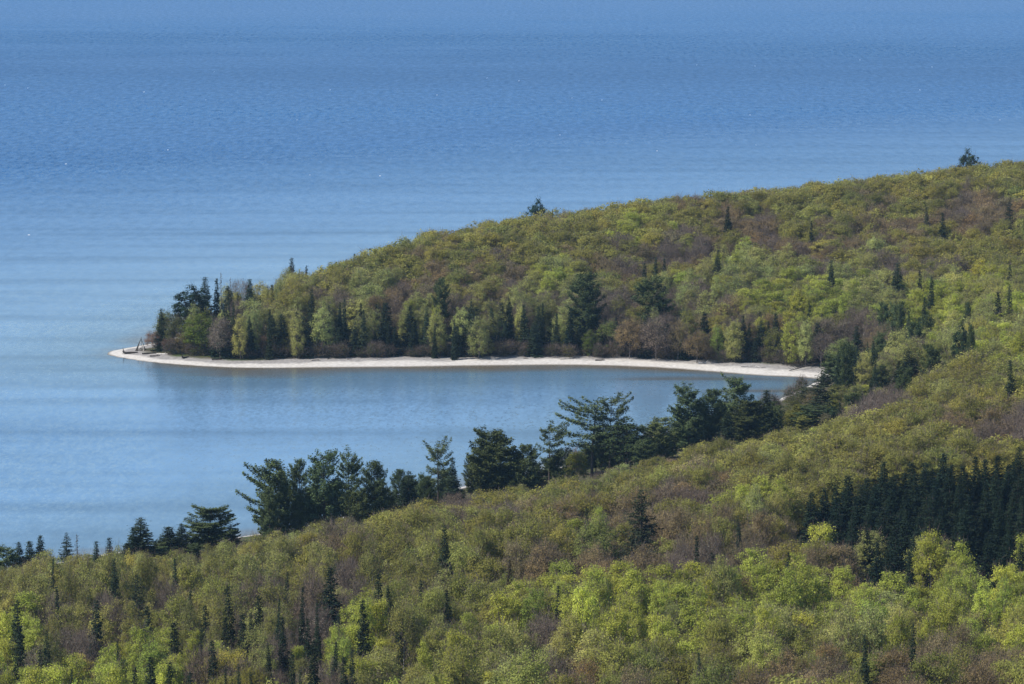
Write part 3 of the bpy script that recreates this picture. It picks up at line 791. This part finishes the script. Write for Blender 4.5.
T('spruce', 762, 320, 13, 'dark spruce among russet trees behind the beach at right', D=1335, var=0)
T('spruce_thin', 836, 307, 6, 'reddish-dark thin spire right above the beach end', D=1345)
# dark conifer row at the foot of the headland wood, behind the beach
for i in range(62):
    px = 215 + (800 - 215) * (i + rnd.uniform(0, 1)) / 62
    py = rnd.uniform(302, 332) + (6 if px > 560 else 0)
    kind = rnd.choice(['spruce', 'spruce_thin', 'spruce_thin', 'spruce'])
    base = np.interp(px, [215, 400, 540, 640, 700, 800], [1342, 1345, 1348, 1342, 1336, 1322])
    T(kind, px, py, rnd.uniform(7, 13), 'dark spruce in the shaded row along the headland treeline behind the beach', D=base + rnd.uniform(-1, 9), group='dark spruces along the headland treeline', keep=.5)
# leafy single trees at the treeline
T('edge', 200, 315, 34, 'bright green rounded tree near the tip behind the beach', D=1352, tint=(.16, .20, .035))
T('edge', 225, 332, 17, 'small pale green egg-shaped tree at the beach edge near the tip', D=1349, tint=(.16, .18, .05))
T('shrub', 237, 342, 14, 'small tree in pale pinkish blossom at the beach edge', D=1346, tint=(.42, .30, .26))
T('edge', 248, 338, 11, 'dull green small tree right of the pale blossoming one', D=1346, tint=(.12, .13, .045))
T('edge', 283, 338, 14, 'small yellow-green tree low at the treeline left of centre', D=1345, tint=(.17, .17, .045))
T('edge', 294, 341, 11, 'lowest yellow-green bush at the treeline left of centre', D=1344, tint=(.16, .16, .04))
T('russet', 153, 332, 16, 'reddish twiggy bush at the outermost tip of the wood', D=1362, tint=(.19, .11, .07))
T('shrub', 503, 343, 17, 'pale tan bush in early leaf at the treeline below two spires', D=1347, tint=(.30, .24, .12))
T('edge', 610, 322, 24, 'slender light green birch right of the big dark pine at the beach', D=1349, tint=(.15, .18, .05))
T('edge', 590, 331, 14, 'small bright green tree at the foot of the big dark pine', D=1346, tint=(.14, .19, .04))
T('edge', 655, 322, 17, 'light green tree at the foot of the spreading headland pine', D=1347, tint=(.15, .19, .06))
T('edge', 702, 332, 14, 'small bright yellow-green tree alone in the dark treeline at right', D=1338, tint=(.20, .22, .04))
T('edge', 775, 330, 20, 'yellow-green tree at the treeline near the beach end', D=1328, tint=(.18, .19, .05))
T('edge', 843, 340, 30, 'pale green rounded tree over the right end of the beach', D=1290, tint=(.17, .19, .06))

T('edge', 166, 312, 22, 'dull green tree at the tip behind the small pointed spruce', D=1366, tint=(.13, .14, .05))
T('edge', 176, 318, 20, 'dark green bushy tree under the round tip pine', D=1358, tint=(.10, .11, .045))
T('edge', 183, 334, 18, 'low brownish green tree under the round tip pine', D=1354, tint=(.13, .11, .05))
T('russet', 171, 338, 18, 'low reddish brown bush beside the outermost one at the tip', D=1357, tint=(.18, .11, .07))
T('edge', 212, 322, 24, 'second bright green rounded tree near the tip, joined to the first', D=1353, tint=(.22, .26, .05))
T('russet', 268, 334, 20, 'rusty low tree at the beach edge right of the dull green small tree', D=1345, tint=(.20, .12, .07))
# ------------------------------------------------------------------ the forest between
sil_near = ([-80, 0, 60, 110, 150, 200, 240, 300, 400, 450, 500, 560, 600, 640, 700, 780, 830, 850, 1100], [576, 572, 564, 558, 562, 560, 552, 540, 518, 509, 504, 492, 486, 478, 461, 446, 436, 424, 370])
sil_back = ([815, 840, 870, 900], [372, 352, 335, 200])
sil_mid = ([-80, 250, 450, 560, 640, 700, 780, 800, 835, 850, 870, 900, 930, 960, 1000, 1020], [570, 540, 506, 490, 474, 458, 440, 440, 432, 420, 398, 390, 372, 345, 320, 200])
sil_head = ([130, 150, 160, 190, 210, 265, 290, 320, 350, 440, 530, 650, 750, 850, 950, 1024, 1100], [345, 330, 319, 300, 290, 272, 259, 249, 240, 228, 214, 200, 188, 180, 171, 161, 154])
ZC = [  # picture zones of leaf colour: (px, py, kinds)
    (300, 262, 'OOR'), (330, 265, 'ROO'), (360, 255, 'OO'), (400, 250, 'OOY'), (430, 270, 'RO'), (470, 245, 'ORO'), (520, 240, 'OO'), (560, 230, 'ORO'), (600, 225, 'OOO'), (640, 225, 'OOB'), (690, 215, 'OOR'),
    (735, 225, 'ROR'), (760, 232, 'RRG'), (800, 215, 'OO'), (840, 232, 'RRO'), (880, 222, 'ROR'), (920, 195, 'OO'), (985, 214, 'RRR'), (970, 212, 'RGR'), (1010, 180, 'OO'), (1000, 240, 'OO'), (950, 245, 'ORO'),
    (230, 320, 'PPG'), (265, 300, 'OPG'), (300, 300, 'OP'), (330, 300, 'PPG'), (365, 285, 'PPO'), (400, 300, 'RGP'), (420, 315, 'PPB'), (450, 320, 'PG'), (480, 315, 'PPG'), (540, 285, 'BPP'), (560, 305, 'PPG'),
    (500, 275, 'ORG'), (620, 260, 'RGO'), (600, 300, 'GPO'), (630, 330, 'GPRO'), (665, 335, 'GPR'), (690, 338, 'RPO'), (715, 335, 'PGB'), (690, 300, 'GP'), (740, 330, 'GPRO'), (770, 335, 'RPB'), (720, 270, 'PPB'), (700, 245, 'RGO'), (770, 270, 'PO'), (790, 290, 'BBP'),
    (820, 295, 'BBB'), (860, 285, 'BPP'), (820, 255, 'OGR'), (870, 260, 'GPO'), (870, 330, 'GGR'), (780, 350, 'RPG'), (830, 340, 'PG'), (900, 320, 'PB'), (930, 305, 'BBP'), (960, 290, 'BBP'), (990, 310, 'BBP'), (930, 270, 'GO'),
    (1010, 330, 'PBO'), (960, 350, 'OPB'), (980, 380, 'OO'), (1010, 430, 'RRG'), (940, 385, 'OPO'), (880, 350, 'PPG'), (850, 360, 'PP'),
    (840, 395, 'PB'), (870, 408, 'GGG'), (900, 420, 'OO'), (850, 425, 'OO'), (960, 420, 'OOR'), (800, 450, 'OO'), (740, 455, 'OPO'), (700, 470, 'ROO'), (690, 490, 'RRG'), (770, 480, 'OO'), (760, 505, 'BBP'), (780, 515, 'BP'),
    (850, 450, 'OOO'), (930, 445, 'OO'), (1010, 445, 'OO'), (650, 530, 'RRG'), (620, 530, 'ROR'), (680, 545, 'RRO'), (580, 555, 'ROR'), (540, 545, 'OOR'), (720, 530, 'OR'), (540, 570, 'ROG'), (500, 555, 'OO'), (600, 500, 'ORO'), (560, 515, 'RRO'), (540, 505, 'RO'), (500, 530, 'ORO'), (620, 555, 'RRG'), (660, 560, 'GRR'), (590, 540, 'BO'), (690, 520, 'OO'),
    (740, 560, 'RRG'), (830, 565, 'RRO'), (760, 540, 'RO'), (840, 545, 'BB'), (490, 512, 'GGO'), (455, 503, 'GO'), (520, 497, 'OP'), (560, 492, 'PO'), (620, 482, 'OP'), (660, 475, 'OO'), (300, 538, 'PP'), (350, 530, 'OP'), (540, 494, 'O'), (425, 512, 'OY'), (400, 530, 'OY'), (370, 545, 'OP'), (340, 540, 'ROG'), (300, 550, 'OPG'), (260, 560, 'PPO'),
    (200, 575, 'PPO'), (140, 580, 'POP'), (80, 575, 'PPO'), (30, 575, 'PP'), (60, 605, 'GPP'), (120, 610, 'PPG'), (220, 600, 'PPO'), (270, 610, 'GPG'), (310, 620, 'GGP'), (250, 640, 'GGP'), (180, 630, 'GPO'),
    (25, 640, 'BBB'), (60, 650, 'GP'), (100, 675, 'BB'), (170, 665, 'BB'), (190, 650, 'BP'), (370, 630, 'BBB'), (345, 645, 'BB'), (430, 640, 'BPO'), (470, 645, 'BPO'), (480, 590, 'OO'), (520, 590, 'OBO'), (430, 600, 'PO'),
    (560, 600, 'BBB'), (600, 620, 'BB'), (640, 600, 'BBB'), (700, 590, 'BBP'), (760, 590, 'BBB'), (820, 600, 'BBB'), (880, 600, 'BBP'), (940, 600, 'BBB'), (1000, 600, 'BBB'), (1010, 630, 'BBO'), (900, 630, 'BPO'),
    (800, 640, 'BOP'), (700, 630, 'BBP'), (620, 650, 'BOP'), (550, 650, 'PPG'), (500, 670, 'OPB'), (650, 675, 'OOR'), (720, 675, 'ORO'), (800, 672, 'RRO'), (880, 670, 'ORR'), (960, 670, 'RRO'), (1010, 675, 'RO'), (580, 680, 'RO'),
    (760, 655, 'OB'), (840, 650, 'OP'), (300, 675, 'GOP'), (230, 680, 'OG'), (400, 670, 'BP')]
ZX = np.array([(a, b) for a, b, _ in ZC], float)
KIND = dict(O='olive', Y='olive', R='russet', G='bare', B='birch', P='poplar')
LOOK = dict(olive='olive-yellow budding hardwood', russet='rusty brown budding hardwood', bare='grey-brown nearly bare hardwood', birch='bright lime-green leafy tree', poplar='pale soft-green leafing tree', shrub='low green bush', edge='leafy low-branched tree', spruce='dark mixed-wood spruce', pine='dark mixed-wood pine', spruce_thin='slim dark spire spruce')

cand = []
def scatter(d0, d1, step):
    y = d0
    row = 0
    while y < d1:
        x = -600 / F * y - 10 + (row % 2) * step * .5
        while x < 680 / F * y + 20:
            cand.append((x + rnd.uniform(-.36, .36) * step, y + rnd.uniform(-.36, .36) * step, step))
            x += step
        y += step * .86; row += 1
scatter(570, 900, 7.3); scatter(900, 1000, 6.9); scatter(1000, 1300, 7.0); scatter(1300, 1860, 7.6)
cx_ = np.array([c[0] for c in cand]); cy_ = np.array([c[1] for c in cand])
cz_, csd = ground(cx_, cy_)
pl = np.array(PLACED)
trees = []
for i, (x, y, st) in enumerate(cand):
    sd, g = csd[i], cz_[i]
    px0, _ = project(x, y, g)
    head = y > 1290 and px0 < 830 or y > 1330
    edge = (13.0 + 4 * math.sin(x * .09)) if head else 22.0
    if head and px0 < 175: edge = 16
    if sd < edge: continue
    if y > 1000 and y < 1290 and px0 < 800 and sd < 40 and rnd.random() < .5: continue
    d2 = np.hypot(pl[:, 0] - x, pl[:, 1] - y) - pl[:, 2]
    if d2.min() < 1.2: continue
    # leaf kind by where on the land the crown sits
    _, pyt = project(x, y, g + 11)
    q = np.hypot(ZX[:, 0] - px0, (ZX[:, 1] - pyt) * 1.7) + np.array([rnd.gauss(0, 6) for _ in range(len(ZX))])
    et = None
    kind = KIND[rnd.choice(ZC[int(q.argmin())][2])]
    p = PROTO[kind][0]
    h = p['H'] * rnd.uniform(.80, 1.14); rad = p['R'] * rnd.uniform(.74, 1.32)
    if not head and y < 900:
        v = rnd.uniform(.86, 1.28); h *= v; rad *= .90 if px0 > 430 else .80
        if pyt > 655 and rnd.random() < .3: h *= .85
    if head and sd < 34:
        h *= rnd.uniform(.85, 1.12)
        if kind in ('birch', 'poplar', 'olive'): et = TINT[kind]; kind = 'edge'
    if head: rad *= 1.05
    sx, sy = sil_head if head else sil_near
    if not head and y > 985: sx, sy = sil_mid
    if not head and y > 1185 and px0 > 838: sx, sy = sil_back
    ys_ = np.interp(px0, sx, sy) + (rnd.uniform(-4.5, 5) if head else rnd.triangular(-17, 9, 2))
    hmax = zat(px0, ys_, y) - g
    if h > hmax: h = hmax; rad *= max(.6, min(1, h / p['H'] + .15))
    if not head and 822 < px0 < 930 and 1070 < y and rnd.random() < .34:
        et = None; kind = rnd.choice(['spruce', 'spruce', 'pine']); h = max(h, min(rnd.uniform(15, 20), hmax + 5)); rad = rnd.uniform(2.2, 3.1) if kind == 'spruce' else rnd.uniform(3.0, 3.8)
    elif head and sd < 44 and px0 < 700 and rnd.random() < (.42 if px0 < 480 else .3):
        kind = 'spruce_thin'; et = None; h = min(hmax, rnd.uniform(11, 16.5)); rad = rnd.uniform(1.2, 1.7)
    elif head and kind == 'edge': rad *= .8
    if h < 4.5:
        if h < 1.5 or (y < 985 and rnd.random() < .5): continue
        kind = 'shrub'; rad = h * .6
    trees.append(dict(x=x, y=y, z=g, h=h, r=rad, k=kind, head=head, sd=sd, px=px0, et=et))
# what shows of each, front to back
buf = np.zeros((684, 1024), bool)
occl = [dict(x=a, y=b, z=g1(a, b)[0], h=15, r=c, k='spruce', fixed=True) for a, b, c in PLACED]
for t in sorted(trees + occl, key=lambda t: t['y']):
    u, v = project(t['x'], t['y'], t['z'] + .6 * t['h'])
    s = F / (t['y'] * CP + CAMZ * SP)
    rx, ry = t['r'] * s * .95, .40 * t['h'] * s
    if t.get('fixed'): rx *= .6
    x0, x1, y0, y1 = int(max(0, u - rx)), int(min(1024, u + rx + 1)), int(max(0, v - ry)), int(min(684, v + ry + 1))
    t['vis'] = 0
    if x1 <= x0 or y1 <= y0: continue
    Y, X = np.mgrid[y0:y1, x0:x1]
    e = ((X - u) / rx) ** 2 + ((Y - v) / ry) ** 2 <= 1
    sub_ = buf[y0:y1, x0:x1]
    t['vis'] = int((e & ~sub_).sum()); sub_ |= e

def zone(t):
    px = t['px']
    if t['head']:
        if px >= 850: return 'on the right-hand slope under the ridge'
        if t['sd'] < 32: return 'at the headland treeline behind the beach'
        if t['vis'] and project(t['x'], t['y'], t['z'] + t['h'])[1] < np.interp(px, *sil_head) + 9: return 'along the headland skyline against the lake'
        if px < 420: return 'on the left part of the headland slope'
        return 'on the middle headland slope above the treeline'
    if t['y'] > 1130: return 'on the low ground right of the bay'
    if px < 420: return 'in the lower-left wood'
    if t['y'] > 880: return 'on the open slope behind the dark spruce stand' if px > 780 else 'on the open slope below the shoreline pines'
    if px < 800: return 'in the bottom middle of the near wood'
    return 'below the dark spruce stand at lower right'

VAR = {}
bykind = {}
for t in trees: bykind.setdefault(t['k'], []).append(t)
rest = []
for k, ts in bykind.items():
    ts.sort(key=lambda t: -t['vis'])
    for i, t in enumerate(ts):
        if i < (25 if k == 'spruce_thin' else 295) and t['vis'] >= 14:
            z = zone(t)
            lab = LOOK[k] + ' ' + z
            tn = np.array(t['et'] or TINT[k])
            if not t['head'] and t['px'] < 430 and k == 'poplar': tn = np.array((.31, .305, .09))
            if k == 'olive' and not t['head'] and t['y'] < 840: tn = np.array((.30, .305, .075))
            plant(k, t['x'], t['y'], t['h'], t['r'], lab, lab.replace(' tree ', ' trees ').replace('hardwood ', 'hardwoods ').replace('bush ', 'bushes '), parts=not t['head'], tint=tuple(tn))
        elif t['vis'] > 0 or t['px'] > 1030 or t['px'] < -6 or rnd.random() < .4:
            rest.append(t)
print('TREES individual', len(trees) - len(rest), 'rest', len(rest), {k: (len(v), sum(1 for t in v if t['vis'] >= 14)) for k, v in bykind.items()})
# the remainder of the wood as one mass
QW, QL, RW, RL, TL = [], [], [], [], []
for t in rest:
    p = PROTO[t['k']][rnd.randrange(len(PROTO[t['k']]))]
    qw, ql, rl = p['arr']
    hid = t['vis'] == 0; far_out = t['px'] > 1030 or t['px'] < -6
    sel = R.random(len(ql)) < (.10 if far_out else .045 if hid else .26)
    ql, rl = ql[sel], rl[sel]
    c = ql.mean(1, keepdims=True); ql = c + (ql - c) * (2.7 if far_out else 3.9 if hid else 1.8)
    qw = qw[R.random(len(qw)) < (.06 if hid else .45)]
    a = rnd.uniform(0, 6.283); ca, sa = math.cos(a), math.sin(a)
    M = np.array([[ca * t['r'] / p['R'], -sa * t['r'] / p['R'], 0], [sa * t['r'] / p['R'], ca * t['r'] / p['R'], 0], [0, 0, t['h'] / p['H']]])
    o_ = np.array([t['x'], t['y'], t['z'] - .15])
    QW.append((qw @ M.T + o_).astype(np.float32)); QL.append((ql @ M.T + o_).astype(np.float32)); RL.append(rl); RW.append(np.full(len(qw), .5))
    TL.append(np.tile(np.array(tinted(t['k'], t['et'])), (len(ql), 1)))
if rest:
    qw = np.concatenate(QW); ql = np.concatenate(QL)
    q = np.concatenate([qw, ql]); mi = np.concatenate([np.zeros(len(qw), int), np.ones(len(ql), int)])
    tl = np.concatenate([np.tile([.12, .1, .08, 1.0], (len(qw), 1)), np.concatenate(TL)])
    me = mesh_from('woodland', q, mi, np.concatenate(RW + RL), [BARK_TWIG, LEAF_FAR], tl)
    o = bpy.data.objects.new('woodland', me); COL.objects.link(o); o['kind'] = 'stuff'
    o['label'] = 'mixed spring woodland filling in behind the nearer trees'; o['category'] = 'woodland'
    print('rest quads', len(q))

# bushes along the headland treeline
for i in range(70):
    px = 165 + (815 - 165) * (i + rnd.random()) / 70
    D0 = np.interp(px, [160, 200, 250, 400, 540, 640, 700, 800], [1358, 1348, 1342, 1344, 1348, 1341, 1334, 1320])
    x = wx(px, D0); y = D0 + rnd.uniform(-2, 4)
    if g1(x, y)[1] < 10: continue
    plant('shrub', x, y, rnd.uniform(2.2, 4.5), rnd.uniform(1.5, 2.6), 'low dull bush at the upper beach edge below the headland treeline', 'bushes along the headland beach', parts=False,
          tint=rnd.choice([(.07, .075, .025), (.11, .085, .04), (.06, .06, .03), (.10, .10, .03)]))

for i in range(46):
    px = 560 + (818 - 560) * (i + rnd.random()) / 46
    D0 = np.interp(px, [p for p, _ in near], [d for _, d in near]) - rnd.uniform(5, 20)
    x = wx(px, D0)
    if g1(x, D0)[1] < 3: continue
    plant('shrub', x, D0, rnd.uniform(2.5, 5), rnd.uniform(1.6, 2.8), 'dark green bush on the near shore under the right-hand pines', 'bushes on the near shore', parts=False, tint=rnd.choice([(.07, .085, .03), (.09, .10, .035), (.05, .06, .03)]))
# ------------------------------------------------------------------ driftwood on the beach
def poles(name, segs, material, parent=None, sides=7):
    mb = MB()
    for pts, rad in segs: mb.tube(pts, rad, 0, sides)
    o = bpy.data.objects.new(name, build(name, mb, [material])); COL.objects.link(o); o.parent = parent
    return o
def wp(px, py, lift=0.0):
    D = solve(px, py, 0.0, 1290, 1420); x = ray(px, py)[0] * D
    return x, D, g1(x, D)[0] + lift
x, y, z = wp(141, 350)
hut = bpy.data.objects.new('driftwood_shelter', None); COL.objects.link(hut); hut.location = (x, y, z); hut.scale = (.7, .7, .85)
hut['label'] = 'dark pointed driftwood shelter with pale logs on the beach tip'; hut['category'] = 'shelter'
apex = np.array([.1, 0, 4.9])
for i, (bx, by, mtl, top, rr) in enumerate([(-2.3, -.9, WOOD_DARK, 1.08, .17), (2.2, -.6, WOOD_DARK, 1.0, .18), (.5, 2.4, WOOD_DARK, 1.16, .15), (-1.9, -1.7, WOOD_DARK, .98, .15), (2.2, 1.6, WOOD_DARK, .95, .16),
                                       (-.9, -2.2, WOOD_PALE, .72, .17), (1.5, -2.1, WOOD_PALE, .70, .16), (-2.7, 1.1, WOOD_DARK, 1.02, .15)]):
    b = np.array([bx, by, -.15]); e = b + (apex - b) * top
    mid = (b + e) / 2 + np.array([rnd.uniform(-.12, .12), rnd.uniform(-.12, .12), 0])
    o = poles('pole', [(np.stack([b, mid, e]), [rr, rr * .8, rr * .45])], mtl, hut)
    if mtl is WOOD_PALE: o['label'] = 'pale bleached pole'
for i in range(7):
    a_ = rnd.uniform(0, 3.14); c = np.array([rnd.uniform(-2.6, 3.0), rnd.uniform(-1.8, 1.2), .25]); d = np.array([math.cos(a_), math.sin(a_) * .6, rnd.uniform(.0, .5)]) * rnd.uniform(1.2, 2.2)
    lo = c - d; hi = c + d; lo[2] = max(lo[2], .0)
    o = poles('pole', [(np.stack([lo, (lo + hi) / 2 + [0, 0, .12], hi]), [.17, .13, .07])], rnd.choice([WOOD_DARK, WOOD_DARK, BARK_GREY]), hut)
logs = [(131, 353, 4.6, .2, .38, WOOD_DARK, 'dark driftwood stump with raised root beside the shelter', True), (150, 353.0, 5.5, .35, .26, WOOD_DARK, 'dark driftwood log right below the shelter', False),
        (162, 354.5, 4.5, -.5, .24, WOOD_PALE, 'white bleached log on grey pebbles right of the shelter', False), (155, 355, 3.5, .1, .22, WOOD_DARK, 'short dark log between the shelter and the white log', False),
        (186, 357.3, 2.6, .8, .3, WOOD_DARK, 'small dark stump alone on the upper beach', True), (217, 359, 3.6, -.2, .24, WOOD_DARK, 'dark log on the upper beach below the egg-shaped tree', False),
        (704, 362.5, 4, .1, .22, WOOD_PALE, 'pale log at the top of the right beach', False), (748, 366, 5, .3, .2, WOOD_PALE, 'long pale log on the sand near the beach end', False),
        (600, 359.5, 3.2, -.1, .24, WOOD_DARK, 'dark log at the beach top below the light green birch', False)]
for px, py, L_, a, rr, mtl, lab, root in logs:
    x, y, z = wp(px, py)
    d = np.array([math.cos(a), math.sin(a), 0]) * L_ / 2
    segs = [(np.stack([-d + [0, 0, rr * .7], [0, .1, rr * .85], d + [0, 0, rr * .7 + .15]]), [rr, rr * .85, rr * .5])]
    if root:
        for k in range(5):
            aa = k * 1.26 + .3
            segs.append((np.stack([-d + [0, 0, rr], -d + [-.3 + .2 * math.cos(aa), .5 * math.cos(aa), rr + .6 * math.sin(aa) + .3], -d + [-.5, .9 * math.cos(aa), max(.05, rr + 1.3 * math.sin(aa) + .4)]]), [rr * .6, rr * .35, rr * .12]))
    else:
        segs.append((np.stack([d * .3 + [0, 0, rr], d * .5 + [.2, .3, rr + .5], d * .6 + [.3, .5, rr + .9]]), [rr * .4, rr * .25, rr * .1]))
    o = poles('driftwood_log', segs, mtl); o.location = (x, y, z)
    o['label'] = lab; o['category'] = 'driftwood'
for i in range(10):
    px = rnd.uniform(190, 790); D0 = np.interp(px, [150, 200, 250, 400, 540, 640, 700, 800], [1356, 1345, 1338, 1340, 1344, 1337, 1330, 1312]) - rnd.uniform(0, 3)
    x = wx(px, D0); L_ = rnd.uniform(1.2, 3.5); a_ = rnd.uniform(-.7, .7); d = np.array([math.cos(a_), math.sin(a_), 0]) * L_ / 2
    o = poles('driftwood_log', [(np.stack([-d + [0, 0, .12], [0, .05, .2], d + [0, 0, .16]]), [.11, .14, .07])], rnd.choice([WOOD_DARK, BARK_GREY, WOOD_PALE]))
    o.location = (x, D0, g1(x, D0)[0]); o['label'] = 'small driftwood piece strewn along the top of the beach'; o['category'] = 'driftwood'; o['group'] = 'small driftwood along the beach top'
# fallen tree reaching from the trees over the beach end to the water
x0, y0, z0 = wp(822, 366); x1, y1, z1 = wp(789, 375)
p0 = np.array([x0, y0, z0 + 1.2]); p1 = np.array([x1, y1, z1 + .35])
segs = [(np.stack([p0, p0 * .6 + p1 * .4 + [0, 0, .25], p1]), [.30, .22, .09])]
for k in range(9):
    t = .35 + .07 * k; c = p0 * (1 - t) + p1 * t
    s = (-1) ** k
    segs.append((np.stack([c, c + [-.7, s * .5, .45], c + [-1.5, s * 1.0, .7 + .3 * s]]), [.08, .05, .02]))
o = poles('fallen_tree', segs, WOOD_DARK); o['label'] = 'bare dark fallen tree lying across the right end of the beach'; o['category'] = 'fallen tree'

# ------------------------------------------------------------------ haze
m, nt, N, L = mat('haze')
pv = N('ShaderNodeVolumePrincipled', ins={'Color': (.42, .70, 1.0, 1), 'Density': .000036, 'Anisotropy': .2})
out = N('ShaderNodeOutputMaterial'); L(pv.outputs[0], out.inputs['Volume'])
bx0, bx1, by0, by1, bz0, bz1 = -24600., 24600., -140., 30200., -7.5, 172.
vs = [(a, b, c) for c in (bz0, bz1) for b in (by0, by1) for a in (bx0, bx1)]
me = bpy.data.meshes.new('haze'); me.from_pydata(vs, [], [(0, 2, 3, 1), (4, 5, 7, 6), (0, 1, 5, 4), (1, 3, 7, 5), (3, 2, 6, 7), (2, 0, 4, 6)]); me.materials.append(m)
o = bpy.data.objects.new('haze', me); COL.objects.link(o); o['kind'] = 'stuff'; o['label'] = 'thin blue air haze over lake and headland'; o['category'] = 'haze'

# ------------------------------------------------------------------ light, sky, camera
sunv = Vector((-.64, -.24, .72)).normalized()
el = math.asin(sunv.z); rot = math.atan2(sunv.x, sunv.y)
w = bpy.data.worlds.new('World'); S.world = w; w.use_nodes = True
nt = w.node_tree; nt.nodes.clear()
sky = nt.nodes.new('ShaderNodeTexSky'); sky.sky_type = 'NISHITA'; sky.sun_disc = False
sky.sun_elevation = el; sky.sun_rotation = rot; sky.altitude = 300; sky.air_density = 1.0; sky.dust_density = .1; sky.ozone_density = 4.0
bg = nt.nodes.new('ShaderNodeBackground'); bg.inputs[1].default_value = .10
ow = nt.nodes.new('ShaderNodeOutputWorld'); nt.links.new(sky.outputs[0], bg.inputs[0]); nt.links.new(bg.outputs[0], ow.inputs[0])
sl = bpy.data.lights.new('sun', 'SUN'); sl.energy = 4.0; sl.angle = math.radians(.5); sl.color = (1.0, .95, .87)
so = bpy.data.objects.new('sun', sl); COL.objects.link(so); so.location = (-300, 0, 400)
so.rotation_euler = (-sunv).to_track_quat('-Z', 'Y').to_euler()
cam = bpy.data.cameras.new('camera'); co = bpy.data.objects.new('camera', cam); COL.objects.link(co)
cam.sensor_width = 36; cam.lens = F / 1024 * 36; cam.clip_start = 1; cam.clip_end = 80000
co.location = (0, 0, CAMZ); co.rotation_euler = (math.pi / 2 - P, 0, 0)
S.camera = co
S.view_settings.view_transform = 'Standard'; S.view_settings.look = 'None'; S.view_settings.gamma = 1; S.view_settings.exposure = .55
S.view_settings.use_curve_mapping = False
S.cycles.max_bounces = 5; S.cycles.diffuse_bounces = 2; S.cycles.glossy_bounces = 2; S.cycles.transmission_bounces = 3; S.cycles.transparent_max_bounces = 4; S.cycles.volume_bounces = 0
S.cycles.use_denoising = True
